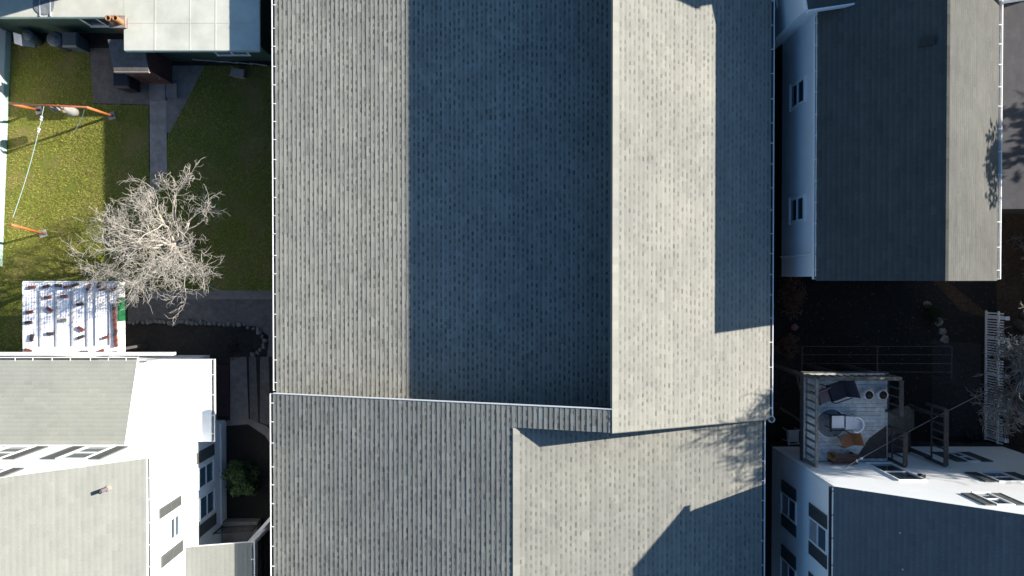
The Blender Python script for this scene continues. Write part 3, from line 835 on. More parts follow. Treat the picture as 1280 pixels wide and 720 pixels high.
def cable(name, p0, p1, sag, rad, mat, label, cat, n=14, knots=()):
    p0, p1 = Vector(p0), Vector(p1); pts = []
    for i in range(n+1):
        t = i/n; q = p0.lerp(p1, t); q.z -= sag*4*t*(1-t); pts.append(q)
    mb = MB(); mb.tube(pts, rad, mat, 6)
    for t in knots:
        q = p0.lerp(p1, t); q.z -= sag*4*t*(1-t)
        mb.rbox(q.x, q.y, q.z, .09, .05, .06, random.uniform(0, 3), 'white_plastic')
    return tag(mb.build(name), label, cat)
cable('clothes_line', P(55, 132, zt), P(16, 272, 1.75), .12, .013, 'rope', 'pale blue clothes line running between the two orange posts', 'clothes line', knots=(.1, .12, .2, .22))
cable('clothes_line', P(106, 136, zt-.05), P(93, 165, .35), .05, .012, 'rope', 'short loose rope hanging off the red crossbar end', 'rope')
# things hung on the crossbar
q = P(82, 137, 1.6)
hb = thing('peg_bag', (q.x, q.y, 1.3), 'tan and grey bag hanging from the red crossbar', 'bag')
mb = MB(); mb.lathe(q.x+.1, q.y-.02, [(.001, 1.15), (.17, 1.2), (.2, 1.45), (.15, 1.75), (.04, 1.9)], 'grey_bag', 14); part(mb, 'bag', hb, True)
mb = MB(); mb.tube([(q.x-.02, q.y-.1, 1.75), (q.x+.05, q.y-.14, 1.8), (q.x+.0, q.y+.03, 1.85)], [.06, .085, .05], 'tan_bag', 10); part(mb, 'flap', hb, True)
mb = MB(); mb.tube([(q.x+.1, q.y-.02, 1.88), (q.x+.05, q.y+.05, 2.14)], .012, 'rope', 6); part(mb, 'cord', hb)
q = P(67, 134, 1.95)
hg = thing('work_gloves', (q.x, q.y, 1.7), 'pale gloves pegged to the red crossbar', 'gloves')
for dx in (-.1, .12):
    mb = MB(); mb.tube([(q.x+dx, q.y, 2.1), (q.x+dx+.03, q.y-.06, 1.95), (q.x+dx+.08, q.y-.1, 1.8)], [.03, .06, .035], 'grey_bag', 8)
    for k in range(4): mb.tube([(q.x+dx+.06, q.y-.08, 1.84), (q.x+dx+.07+.025*k, q.y-.13, 1.72)], .014, 'grey_bag', 6)
    part(mb, 'glove', hg, True)

# ------------------------------------------------------------------ things by the green house
def round_bin(px, py, r_, h_, mat, label):
    q = P(px, py, h_); t = thing('dustbin', (q.x, q.y, 0), label, 'bin')
    mb = MB(); mb.lathe(q.x, q.y, [(.001, .0), (r_*.85, .0), (r_, h_*.93)], mat, 18); part(mb, 'body', t, True)
    mb = MB(); mb.lathe(q.x, q.y, [(r_*1.06, h_*.9), (r_*1.06, h_*.96), (r_*.8, h_), (.001, h_*1.04)], mat, 18); l = part(mb, 'lid', t, True)
    mb = MB(); mb.tube([(q.x-.09, q.y, h_*1.02), (q.x-.06, q.y, h_*1.1), (q.x+.06, q.y, h_*1.1), (q.x+.09, q.y, h_*1.02)], .014, 'metal', 6); part(mb, 'handle', t, parent=l)
round_bin(33, 43, .21, .8, 'bin_plastic', 'small round grey dustbin beside the white panel')
round_bin(67, 48, .29, .9, 'bin_plastic', 'larger round blue grey dustbin by the green wall')
q = P(88, 50, .9)
t = thing('wheelie_bin', (q.x, q.y, 0), 'square blue grey wheeled bin beside the round dustbins', 'bin')
mb = MB(); mb.hexa([(q.x-.22, q.y-.22, .06), (q.x+.22, q.y-.22, .06), (q.x+.22, q.y+.22, .06), (q.x-.22, q.y+.22, .06), (q.x-.27, q.y-.27, .9), (q.x+.27, q.y-.27, .9), (q.x+.27, q.y+.27, .9), (q.x-.27, q.y+.27, .9)], 'bin_plastic'); part(mb, 'body', t)
mb = MB(); mb.hexa([(q.x-.3, q.y-.3, .905), (q.x+.3, q.y-.3, .905), (q.x+.3, q.y+.3, .905), (q.x-.3, q.y+.3, .905), (q.x-.26, q.y-.24, .99), (q.x+.26, q.y-.24, .99), (q.x+.26, q.y+.26, .99), (q.x-.26, q.y+.26, .99)], 'bin_plastic'); part(mb, 'lid', t)
for dx in (-.2, .2):
    mb = MB(); mb.tube([(q.x+dx-.03, q.y+.24, .1), (q.x+dx+.03, q.y+.24, .1)], .1, 'black_plastic', 14); part(mb, 'wheel', t)
q = P(152, 100, .95)
t2 = thing('wheelie_bin', (q.x, q.y, 0), 'black wheeled bin standing beside the red brick porch', 'bin')
mb = MB(); mb.hexa([(q.x-.25, q.y-.25, .06), (q.x+.25, q.y-.25, .06), (q.x+.25, q.y+.22, .06), (q.x-.25, q.y+.22, .06), (q.x-.3, q.y-.3, .95), (q.x+.3, q.y-.3, .95), (q.x+.3, q.y+.28, .95), (q.x-.3, q.y+.28, .95)], 'black_plastic'); part(mb, 'body', t2)
mb = MB(); mb.hexa([(q.x-.33, q.y-.33, .955), (q.x+.33, q.y-.33, .955), (q.x+.33, q.y+.3, .955), (q.x-.33, q.y+.3, .955), (q.x-.27, q.y-.25, 1.04), (q.x+.27, q.y-.25, 1.04), (q.x+.27, q.y+.27, 1.04), (q.x-.27, q.y+.27, 1.04)], 'black_plastic'); part(mb, 'lid', t2)
for dx in (-.22, .22):
    mb = MB(); mb.tube([(q.x+dx-.03, q.y+.26, .1), (q.x+dx+.03, q.y+.26, .1)], .1, 'iron', 14); part(mb, 'wheel', t2)
q = P(24, 47, .7)
mb = MB(); mb.obox((q.x, q.y, .4), (.16, -.05, 0), (.02, .2, .06), (0, -.09, .38), 'white_plastic')
mb.obox((q.x, q.y-.03, .42), (.12, -.04, 0), (.02, .17, .06), (0, -.09, .34), 'batten')
tag(mb.build('leaning_panel'), 'white panel leaning against the shed by the small dustbin', 'panel')
q = P(297, 91, .3)
cb = thing('storage_box', (q.x, q.y, 0), 'pale grey storage box on the ground under the cream roof edge', 'box')
mb = MB(); mb.rbox(q.x, q.y, .15, .5, .28, .3, -.12, 'concrete'); part(mb, 'body', cb)
mb = MB(); mb.rbox(q.x, q.y, .325, .54, .32, .045, -.12, 'pale_concrete'); part(mb, 'lid', cb)
mb = MB()
for i in range(5):
    q0 = P(240+i*18, 74+i*1.2, .5); q1 = P(262+i*18, 76+i*1.5, .5); mb.tube([q0, q1], .02, 'cable', 6)
tag(mb.build('hose'), 'grey pipe lying along the wall under the cream roof', 'pipe')

# ------------------------------------------------------------------ lean-to with a corrugated white roof
ZP = 2.2
p0, p1 = P(30, 353, ZP), P(147, 441, ZP)
x0, x1, y1, y0 = p0.x, p1.x, p0.y, p1.y
pg = thing('lean_to', ((x0+x1)/2, (y0+y1)/2, 0), 'lean-to with white corrugated roof weighted with bricks beside the lawn', 'lean-to')
mb = MB(); n = 116
for i in range(n):
    a, b = x0+(x1-x0)*i/n, x0+(x1-x0)*(i+1)/n
    za, zb = ZP+.014*math.cos(i*math.pi), ZP+.014*math.cos((i+1)*math.pi)
    mb.poly([(a, y0, za), (b, y0, zb), (b, y1, zb), (a, y1, za)], 'polycarbonate')
    mb.poly([(a, y1, za-.012), (b, y1, zb-.012), (b, y0, zb-.012), (a, y0, za-.012)], 'polycarbonate')
part(mb, 'roof', pg)
mb = MB()
for pxx, ln in ((50, 1), (70, 1), (90, .95), (109, 1), (119, .9), (137, .8)):
    X = xx(pxx, ZP+.03); mb.box(X-.03 if pxx < 112 else X-.012, X+.03 if pxx < 112 else X+.012, y0+.25*(2-ln), y1-.3, ZP+.016, ZP+.05, 'batten')
part(mb, 'batten', pg)
mb = MB()
mb.box(x0-.03, x1+.03, y1+.002, y1+.05, ZP-.12, ZP+.03, 'white_paint'); mb.box(x0-.05, x0-.004, y0, y1, ZP-.12, ZP+.03, 'white_paint'); part(mb, 'edge_trim', pg)
mb = MB(); zl0 = ZP-.45
ym0, ym1 = yx(402, ZP), yx(372, ZP)
mb.box(x1+.004, x1+.04, y0, ym0-.002, zl0, ZP+.02, 'white_paint'); mb.box(x1+.004, x1+.04, ym1+.002, y1, zl0, ZP+.02, 'white_paint'); part(mb, 'side_panel', pg)
mb = MB(); mb.box(x1+.004, x1+.05, ym0, ym1, zl0, ZP-.005, 'green_tarp'); part(mb, 'side_panel', pg)['label'] = 'green side panel'
for X in (x0+.1, x1-.1):
    for Y in (y0+.1, y1-.12):
        mb = MB(); mb.box(X-.05, X+.05, Y-.05, Y+.05, 0, ZP-.03, 'dark_wood'); part(mb, 'post', pg)
rb = random.Random(5)
BR = [(40, 359, .1, 'r'), (58, 358, .2, 'd'), (73, 357, -.1, 'd'), (84, 359, .05, 'r'), (94, 356, .3, 'd'), (111, 359, 1.1, 'r'), (124, 356, 1.3, 'd'), (129, 361, .2, 'r'), (141, 362, .4, 'r'), (60, 371.5, .05, 'r'), (80, 370.5, .0, 'r'), (100, 380, .15, 'd'), (37, 390, .15, 'r'), (62, 387, -.6, 'r'), (36, 403, .05, 'd'), (79, 400, .05, 'm'), (63, 417, .0, 'd'), (40, 422, 1.4, 'd'), (101, 411, -.5, 'r'), (101, 421.5, .4, 'd'), (133, 421.5, .3, 'r'), (35, 438, -.3, 'r'), (105, 440, .0, 'd'), (126, 439, .35, 'r'), (141, 441, .1, 'r')]
where = ['at the upper left corner of the lean-to roof', 'on the top edge left of the second batten', 'on the top edge by the second batten', 'on the top edge between second and third battens', 'on the top edge by the third batten', 'on end by the fourth batten top', 'on end at the top edge right of the fourth batten', 'under the twigs near the top right', 'at the upper right corner', 'in the second row left of the second batten', 'in the second row right of the second batten', 'alone right of the third batten', 'near the left edge a third of the way down', 'tilted beside the second batten', 'near the left edge halfway down', 'between second and third battens halfway down', 'below the tilted brick by the second batten', 'on end near the left edge low down', 'tilted between third and fourth battens', 'low between third and fourth battens', 'low beside the thin right batten', 'at the lower left corner', 'on the bottom edge below the fourth batten', 'on the bottom edge below the thin batten', 'at the lower right corner']
bn = {'r': ('brick', 'red brick'), 'd': ('dark_brick', 'dark brick'), 'm': ('mortar', 'pale brown brick')}
bproto = {}
def brick(px, py, rot, k, label, group):
    q = P(px, py, ZP+.05)
    if k not in bproto:
        mb = MB(); mb.rbox(0, 0, 0, .25, .11, .075, 0, bn[k][0])
        o = mb.build('loose_brick'); bproto[k] = o
    else:
        o = bproto[k].copy(); COL.objects.link(o)
    o.location = (q.x, q.y, ZP+.056); o.rotation_euler.z = rot
    tag(o, label, 'brick', group)
for (px, py, rot, k), w in zip(BR, where):
    brick(px, py, rot, k, bn[k][1]+' '+w, 'bricks weighing down the lean-to roof')
ords = ['topmost', 'second', 'third', 'fourth', 'fifth', 'sixth', 'seventh', 'eighth']
for i in range(8):
    k = 'd' if i in (0, 5) else 'r'
    brick(143+.3*i, 383+i*6.6, 1.57+random.uniform(-.2, .2), k, f'{bn[k][1]} {ords[i]} from the top in the row along the right roof edge', 'bricks weighing down the lean-to roof')

# ------------------------------------------------------------------ stone edging (each stone its own)
rs = random.Random(9)
line = [(162, 403), (200, 402), (240, 404), (280, 405), (305, 407), (322, 413), (331, 424), (330, 434), (322, 441), (309, 444)]
pts = []
for i in range(len(line)-1):
    a, b = line[i], line[i+1]; L = math.hypot(b[0]-a[0], b[1]-a[1]); nseg = max(1, round(L/5.6))
    for k in range(nseg): pts.append((a[0]+(b[0]-a[0])*k/nseg, a[1]+(b[1]-a[1])*k/nseg))
protos = []
import bmesh
def rock(seed):
    r_ = random.Random(seed); bm = bmesh.new(); bmesh.ops.create_icosphere(bm, subdivisions=2, radius=1)
    ph = [Vector((r_.gauss(0, 1), r_.gauss(0, 1), r_.gauss(0, 1))).normalized() for _ in range(7)]
    am = [r_.uniform(.5, .85) for _ in ph]
    for v in bm.verts:
        for d, a in zip(ph, am):
            k = v.co.dot(d)
            if k > a: v.co -= d*(k-a)
        v.co *= r_.uniform(.96, 1.04)
    me = bpy.data.meshes.new('edging_stone'); bm.to_mesh(me); bm.free(); me.materials.append(MATS['stone'])
    return me
rocks = [rock(i) for i in range(6)]
for i, (a, b) in enumerate(pts):
    q = P(a+rs.uniform(-1, 1), b+rs.uniform(-1.2, 1.2), .05)
    o = bpy.data.objects.new('edging_stone', rs.choice(rocks)); COL.objects.link(o)
    o.location = (q.x, q.y, .05); s_ = rs.uniform(.07, .13); o.scale = (s_*rs.uniform(.9, 1.4), s_, s_*.8); o.rotation_euler = (rs.uniform(-.2, .2), rs.uniform(-.2, .2), rs.uniform(0, 6))
    tag(o, 'rough grey stone in the edging row around the soil bed', 'stone', 'stones edging the garden bed')
q0 = P(272, 456, 0); q1 = P(287, 520, 0)
mb = MB(); mb.box(q0.x, q1.x, q1.y, q0.y, .011, .035, 'mat_red')
for i in range(16):
    y = q1.y+(q0.y-q1.y)*(i+.5)/16; mb.box(q0.x+.03, q1.x-.03, y-.04, y+.04, .035, .043, 'mat_red')
tag(mb.build('door_mat'), 'long dull red ribbed mat beside the white extension', 'mat')

# ------------------------------------------------------------------ trees
def branch_tree(mb_tr, mb_cr, base, trunk_h, trunk_r, R, top, mat, seed, nlimb=7, depth=5, twig=.006, flat=.55, lean=(0, 0), kids=(3, 5), sides=5):
    r_ = random.Random(seed); base = Vector(base)
    tp = base+Vector((lean[0], lean[1], trunk_h))
    mb_tr.tube([base-Vector((0, 0, .05)), base+Vector((lean[0]*.2, lean[1]*.2, trunk_h*.35)), base+Vector((lean[0]*.6, lean[1]*.6, trunk_h*.7)), tp], [trunk_r*1.35, trunk_r*1.05, trunk_r*.95, trunk_r*.85], mat, 10)
    def grow(p, d, L, r, lv):
        n = 4 if lv < 3 else 3
        pts = [p]; q = p.copy(); dd = d.copy()
        for i in range(n):
            w = .16+.05*lv
            dd = (dd+Vector((r_.gauss(0, w), r_.gauss(0, w), r_.gauss(.05, w*.7)))).normalized()
            q = q+dd*(L/n); pts.append(q.copy())
        rr = [max(twig, r*(1-.5*i/n)) for i in range(n+1)]
        if lv == depth: rr[-1] = twig*.6
        mb_cr.tube(pts, rr, mat, sides if lv < 3 else 3, cap=lv < 2)
        if lv >= depth: return
        k = r_.randint(*kids)
        for j in range(k):
            t = r_.uniform(.3, 1) if j else 1.0
            f = t*n; i0 = min(n-1, int(f)); pp = pts[i0].lerp(pts[i0+1], f-i0)
            ang = r_.uniform(.35, .95) if j else r_.uniform(.1, .35)
            ax = Vector((r_.gauss(0, 1), r_.gauss(0, 1), r_.gauss(0, 1))).cross(dd)
            if ax.length < 1e-3: continue
            nd = Matrix.Rotation(ang, 3, ax.normalized()) @ dd
            nd.z += .06; nd.normalize()
            grow(pp, nd, L*r_.uniform(.5, .78), max(twig, rr[i0]*r_.uniform(.5, .7)), lv+1)
    for i in range(nlimb):
        a = 2*math.pi*i/nlimb+r_.uniform(-.3, .3)
        el = r_.uniform(.25, 1.0) if i % 3 else r_.uniform(.9, 1.3)
        d = Vector((math.cos(a)*math.cos(el), math.sin(a)*math.cos(el), math.sin(el)))
        p = tp-Vector((0, 0, r_.uniform(0, trunk_h*.2)))
        grow(p, d, R*r_.uniform(.38, .52), trunk_r*r_.uniform(.38, .55), 1)
def bare_tree(name, label, base, trunk_h, trunk_r, R, top, mat, seed, **k):
    t = thing(name, base, label, 'tree')
    a, b = MB(), MB(); branch_tree(a, b, base, trunk_h, trunk_r, R, top, mat, seed, **k)
    part(a, 'trunk', t, True); part(b, 'crown', t, True)
    return t
bare_tree('bare_tree', 'leafless pale tree spreading over the lawn and the lean-to', (-13.1, 1.4, 0), 1.7, .12, 3.65, 5.2, 'bark_pale', 21, nlimb=14, depth=5, kids=(3, 5), twig=.0052)
bare_tree('bare_tree', 'tall grey leafless tree whose twigs reach in over the picket fence', (20.75, -1.8, 0), 5.8, .16, 4.0, 6, 'bark_grey', 33, nlimb=13, depth=5, kids=(5, 6), twig=.0115, lean=(-2.2, -1.5))
bare_tree('bare_tree', 'grey leafless tree in the brown bed near the lower fence post', (21.6, -4.6, 0), 1.6, .10, 2.0, 4, 'bark_grey', 36, nlimb=7, depth=4, kids=(3, 4), twig=.007)
bare_tree('bare_shrub', 'tangled leafless shrub below the corner of the grey roof', (20.9, .9, 0), .35, .06, 1.5, 2, 'bark_grey', 34, nlimb=10, depth=4, kids=(3, 4), twig=.006)['category'] = 'shrub'
bare_tree('bare_shrub', 'dark twiggy shrub in the stone edged bed', tuple(P(298, 430, 0)), .2, .04, .75, 1, 'bark_dark', 35, nlimb=10, depth=4, kids=(3, 4), twig=.006)['category'] = 'shrub'

def leaf_cloud(mb, c, rad, n, size, mat, seed, shell=.55):
    r_ = random.Random(seed)
    cl = []
    for _ in range(26):
        d = Vector((r_.gauss(0, 1), r_.gauss(0, 1), r_.gauss(0, 1))).normalized()*r_.uniform(.35, .95)
        cl.append((Vector((d.x*rad[0], d.y*rad[1], d.z*rad[2])), r_.uniform(.2, .42), r_.uniform(-.2, .2)))
    for i in range(n):
        cc, cr, ct = r_.choice(cl)
        d = Vector((r_.gauss(0, 1), r_.gauss(0, 1), r_.gauss(0, 1))).normalized()*(r_.random()**.45)*cr*max(rad)
        p = Vector(c)+cc+d
        if p.z < .05: p.z = .05+r_.random()*.1
        a = Vector((r_.gauss(0, 1), r_.gauss(0, 1), r_.gauss(0, .7))).normalized()
        b = a.cross(Vector((r_.gauss(0, .6), r_.gauss(0, .6), 1))).normalized()
        s_ = size*r_.uniform(.6, 1.3)
        mb.poly([p-a*s_, p+b*s_*.45, p+a*s_, p-b*s_*.45], mat, max(0, min(1, r_.gauss(.5, .2)+ct)))
def bush(name, label, px, py, rad, n, size, mat, seed, bark='bark_dark', cat='bush'):
    q = P(px, py, rad[2]); t = thing(name, (q.x, q.y, 0), label, cat)
    a = MB()
    r_ = random.Random(seed)
    for i in range(7):
        an = r_.uniform(0, 6.28); a.tube([(q.x, q.y, 0), (q.x+.3*rad[0]*math.cos(an), q.y+.3*rad[1]*math.sin(an), rad[2]*.7), (q.x+.6*rad[0]*math.cos(an), q.y+.6*rad[1]*math.sin(an), rad[2]*1.3)], [.03, .02, .008], bark, 6)
    part(a, 'stem', t)
    b = MB(); leaf_cloud(b, (q.x, q.y, rad[2]), rad, n, size, mat, seed); part(b, 'foliage', t)
    return t
bush('leafy_bush', 'round green leafy bush in the dark yard under the blue windows', 304, 598, (.72, .8, .62), 3800, .055, 'bush_leaf', 3)
bush('russet_shrub', 'brown leaved shrub in the gap at the end of the white house', 988, 372, (.5, .95, .5), 1500, .05, 'russet_leaf', 4)
bush('russet_shrub', 'rusty brown twiggy shrub beside the gutter near the small pink pot', 984, 432, (.45, .55, .4), 900, .045, 'russet_leaf', 14)
bush('low_shrub', 'small dark shrub near the diagonal path', 1168, 392, (.35, .45, .3), 700, .05, 'needle_leaf', 6)
# evergreen outside the frame that shades the grey roof
t = thing('evergreen_tree', (25.2, 6.6, 0), 'tall dark evergreen east of the flat grey roof, outside the picture', 'tree')
a = MB(); a.tube([(25.2, 6.6, 0), (25.2, 6.6, 4), (25.2, 6.6, 10.4)], [.2, .14, .03], 'bark_dark', 10); part(a, 'trunk', t, True)
b = MB(); leaf_cloud(b, (25.2, 6.6, 4.6), (1.7, 2.3, 2.6), 4600, .2, 'needle_leaf', 8); leaf_cloud(b, (25.2, 6.6, 8.2), (1.0, 1.3, 2.2), 2200, .18, 'needle_leaf', 9); part(b, 'crown', t)

# ------------------------------------------------------------------ lower-left iron railings
def iron_rail(label, p0, p1, h_, z0=0.0, infill=True):
    p0, p1 = Vector(p0), Vector(p1); d = p1-p0; L = d.length
    t = thing('iron_railing', tuple(p0), label, 'railing')
    mb = MB()
    for zz in (.12, h_): mb.tube([p0+Vector((0, 0, z0+zz)), p1+Vector((0, 0, z0+zz))], .022, 'iron', 8)
    part(mb, 'rail', t)
    n = int(L/.12); mb = MB()
    for i in range(1, n):
        q = p0+d*i/n; mb.tube([q+Vector((0, 0, z0+.1)), q+Vector((0, 0, z0+h_))], .011, 'iron', 6)
    part(mb, 'baluster', t)
    for q in (p0, p1):
        mb = MB(); mb.tube([q+Vector((0, 0, z0)), q+Vector((0, 0, z0+h_+.08))], .03, 'iron', 8); part(mb, 'post', t)
    return t
iron_rail('black iron railing across the porch end below the green bush', P(278, 658, .42), P(324, 655, .42), .75)
iron_rail('long black iron railing running down beside the big roof', P(333, 664, .0), P(333, 740, .0), .9)
mb = MB(); a, b = P(312, 677, 1.2), P(341, 645, 1.2)
dd = (b-a); L = dd.length; dd.normalize(); nn = Vector((-dd.y, dd.x, 0))
mb.obox((a+b)/2, dd*L/2, nn*.06, (0, 0, .05), 'white_paint'); mb.obox((a+b)/2-Vector((0, 0, .6)), dd*L/2, nn*.04, (0, 0, .54), 'grey_white_siding')
tag(mb.build('garden_wall'), 'diagonal white capped low wall at the corner of the porch roof', 'wall')

# ------------------------------------------------------------------ raised deck
ZD = 3.2; ZT = 4.15
dx0, dx1 = 10.62, 13.68; dy1 = yx(470, ZT)-.04; dy0 = YW2+.03
dk = thing('raised_deck', ((dx0+dx1)/2, (dy0+dy1)/2, 0), 'raised wooden deck with railings against the white house', 'deck')
mb = MB(); y = dy0; i = 0
while y < dy1-.02:
    w = min(.138, dy1-y); mb.box(dx0, dx1, y, y+w-.006, ZD-.04+random.uniform(-.002, .002), ZD, 'deck_board'); y += .14
part(mb, 'floor', dk)
mb = MB()
mb.box(dx0-.03, dx0-.001, dy0, dy1, ZD-.26, ZD-.01, 'weathered_wood'); mb.box(dx1+.001, dx1+.03, dy0, dy1, ZD-.26, ZD-.01, 'weathered_wood'); mb.box(dx0-.03, dx1+.03, dy1+.001, dy1+.035, ZD-.26, ZD-.01, 'weathered_wood')
for X in np.arange(dx0+.4, dx1, .5): mb.box(X-.02, X+.02, dy0, dy1-.01, ZD-.24, ZD-.041, 'weathered_wood')
part(mb, 'joist', dk)
for X in (dx0+.08, (dx0+dx1)/2, dx1-.08):
    mb = MB(); mb.box(X-.06, X+.06, dy1-.16, dy1-.04, 0, ZD-.25, 'weathered_wood'); part(mb, 'support_post', dk)
def wood_rail(p0, p1, z0, h_, mat, end_posts=(1, 1), capw=.07, spacing=.26):
    p0, p1 = Vector(p0), Vector(p1); d = p1-p0; L = d.length; dn = d.normalized(); nn = Vector((-dn.y, dn.x, 0))
    up = Vector((0, 0, 1)); c = (p0+p1)/2
    mb = MB(); mb.obox(c+up*(z0+h_), dn*L/2, nn*capw, up*.022, mat); mb.obox(c+up*(z0+.12), dn*L/2, nn*.02, up*.03, mat)
    rl = part(mb, 'railing', dk)
    n = max(2, int(L/spacing)); mb = MB()
    for i in range(n+1):
        q = p0+d*i/n
        if (i == 0 and end_posts[0]) or (i == n and end_posts[1]):
            mb.obox(q+up*(z0+h_/2-.12), dn*.045, nn*.045, up*(h_/2+.09), mat)
        else: mb.obox(q+up*(z0+h_/2+.02), dn*.03, nn*.028, up*(h_/2-.06), mat)
    part(mb, 'baluster', dk, parent=rl)
V2 = lambda x, y: (x, y, 0)
wood_rail(V2(dx0+.05, dy0+.06), V2(dx0+.05, dy1-.08), ZD, ZT-ZD, 'pale_wood', capw=.05)
wood_rail(V2(dx0+.12, dy1-.06), V2(dx1-.06, dy1-.06), ZD, ZT-ZD, 'weathered_wood', capw=.06)
ys0 = yx(520, ZT); ys1 = yx(541, ZT)
wood_rail(V2(dx1-.05, ys0), V2(dx1-.05, dy1-.13), ZD, ZT-ZD, 'dark_wood', capw=.075)
wood_rail(V2(dx1+.1, dy0+.06), V2(dx1+.1, ys1), ZD, ZT-ZD, 'dark_wood', capw=.075)
# stair landing and flight
mb = MB(); xl1 = 15.25
yla = yx(545, ZD); ylb = yx(517, ZD)
mb.box(dx1+.04, xl1, dy0, yla-.05, 1.9, 1.96, 'dark_wood'); part(mb, 'landing', dk)
mb = MB()
for i in range(7):
    y = ylb-.15; mb.box(dx1+.05+i*.24, dx1+.33+i*.24, yla, ylb, ZD-.2-i*.2, ZD-.16-i*.2, 'weathered_wood')
part(mb, 'stair_tread', dk)
mb = MB()
for y in (yla-.03, ylb+.03): mb.obox((dx1+.05+.84, y, ZD-.8), (.9, 0, -.72), (0, .02, 0), (.0, 0, .1), 'weathered_wood')
part(mb, 'stringer', dk)
wood_rail(V2(xl1+.02, dy0+.06), V2(xl1+.02, yx(513, ZT)), 3.1, .95, 'dark_wood', capw=.08)
for Y in (dy0+.12, ylb): 
    mb = MB(); mb.box(xl1-.06, xl1+.06, Y-.06, Y+.06, 0, 3.2, 'dark_wood'); part(mb, 'support_post', dk)
mb = MB(); q = P(995, 463, 2.3); q2 = P(1003, 498, 3.0)
mb.tube([q, q2], .04, 'weathered_wood', 6); part(mb, 'brace', dk)
sheet('deck_rug', [], 0, 'rug') if False else None

# furniture on the deck
q = P(1038.5, 529, ZD)
tb = thing('round_rug', (q.x, q.y, ZD), 'round blue grey rug with thin white border on the deck', 'rug')
mb = MB(); mb.lathe(q.x, q.y, [(.001, ZD+.004), (.53, ZD+.004), (.53, ZD+.014), (.001, ZD+.014)], 'rug', 40); part(mb, 'rug', tb)
mb = MB()
ring = [(q.x+.53*math.cos(2*math.pi*i/40), q.y+.53*math.sin(2*math.pi*i/40), ZD+.014) for i in range(41)]
mb.tube(ring, .022, 'white_plastic', 8, cap=False); part(mb, 'border', tb, True)
def simple_chair(label, px, py, rot, frame, seatm, w=.5, cat='chair', arms=True, hb=.45, name='garden_chair', cush=None, roundback=False):
    q = P(px, py, ZD+.42); t = thing(name, (q.x, q.y, ZD), label, cat)
    c, s_ = math.cos(rot), math.sin(rot)
    def W(x, y, z): return (q.x+c*x-s_*y, q.y+s_*x+c*y, ZD+z)
    ax, ay = Vector((c, s_, 0)), Vector((-s_, c, 0)); up = Vector((0, 0, 1))
    mb = MB(); mb.obox(W(0, 0, .42), ax*w/2, ay*w/2, up*.025, seatm); part(mb, 'seat', t)
    mb = MB()
    if roundback:
        pts = [W(w*.55*math.cos(a), w*.58*math.sin(a), .42+hb*.75) for a in np.linspace(-1.9, 1.9, 15)]
        mb.tube(pts, .03, frame, 8)
        for a in np.linspace(-1.5, 1.5, 9): mb.tube([W(w*.5*math.cos(a), w*.5*math.sin(a), .43), W(w*.55*math.cos(a), w*.58*math.sin(a), .42+hb*.75)], .014, frame, 6)
    else:
        mb.obox(Vector(W(w/2+.05, 0, .42+hb/2)), (ax*.02), ay*w/2, up*hb/2+ax*.09, seatm)
        mb.obox(Vector(W(w/2+.15, 0, .42+hb)), (ax*.025), ay*(w/2+.02), up*.03, frame)
    part(mb, 'backrest', t)
    for i, (lx, ly) in enumerate(((-1, -1), (-1, 1), (1, -1), (1, 1))):
        mb = MB(); mb.tube([W(lx*w*.44, ly*w*.44, .41), W(lx*w*.48, ly*w*.48, 0)], .02, frame, 6); part(mb, 'leg', t)
    if arms:
        for ly in (-1, 1):
            mb = MB(); mb.tube([W(-w*.45, ly*w*.52, .42), W(-w*.42, ly*w*.54, .63), W(w*.55, ly*w*.54, .66)], .02, frame, 6); part(mb, 'armrest', t)
    if cush:
        mb = MB(); mb.obox(W(-.0, 0, .475), ax*w*.44, ay*w*.44, up*.028, cush); part(mb, 'cushion', t)
    return t
simple_chair('dark chair with white cushion standing on the round rug', 1046, 527, math.pi, 'navy_fabric', 'navy_fabric', .5, cush='white_plastic', hb=.4)
simple_chair('white round backed plastic chair beside the round rug', 1065, 528.5, 0, 'white_plastic', 'white_plastic', .46, arms=False, roundback=True)
simple_chair('orange brown wooden chair between round rug and house wall', 1059, 551, .35, 'orange_wood', 'orange_wood', .44, arms=False, hb=.35)
simple_chair('dark navy lounge chair in the corner of the deck', 1046, 489, .35, 'navy_fabric', 'navy_fabric', .62, hb=.55, cush='navy_fabric')
simple_chair('mauve grey chair beside the navy lounge chair', 1029, 496, 1.9, 'navy_fabric', 'mauve_fabric', .45, hb=.4)
q = P(1056, 574, ZD+.4)
bn_ = thing('wooden_bench', (q.x, q.y, ZD), 'reddish wooden bench against the house wall on the deck', 'bench')
mb = MB()
for i in range(4): mb.box(q.x-.45, q.x+.45, q.y-.16+i*.09, q.y-.085+i*.09, ZD+.4, ZD+.44, 'redwood')
part(mb, 'seat', bn_)
for dx in (-.4, .4):
    mb = MB(); mb.box(q.x+dx-.03, q.x+dx+.03, q.y-.15, q.y+.17, ZD, ZD+.398, 'redwood'); part(mb, 'leg', bn_)
q = P(1041, 570, ZD+.6)
pt = thing('plant_pot', (q.x, q.y, ZD+.44), 'brown pot with pale top on the wooden bench', 'pot')
mb = MB(); mb.lathe(q.x, q.y, [(.001, ZD+.441), (.12, ZD+.441), (.17, ZD+.6), (.15, ZD+.6), (.14, ZD+.57), (.001, ZD+.57)], 'orange_wood', 16); part(mb, 'pot', pt, True)
mb = MB(); leaf_cloud(mb, (q.x, q.y, ZD+.6), (.09, .09, .05), 50, .03, 'bush_leaf', 4); part(mb, 'plant', pt)
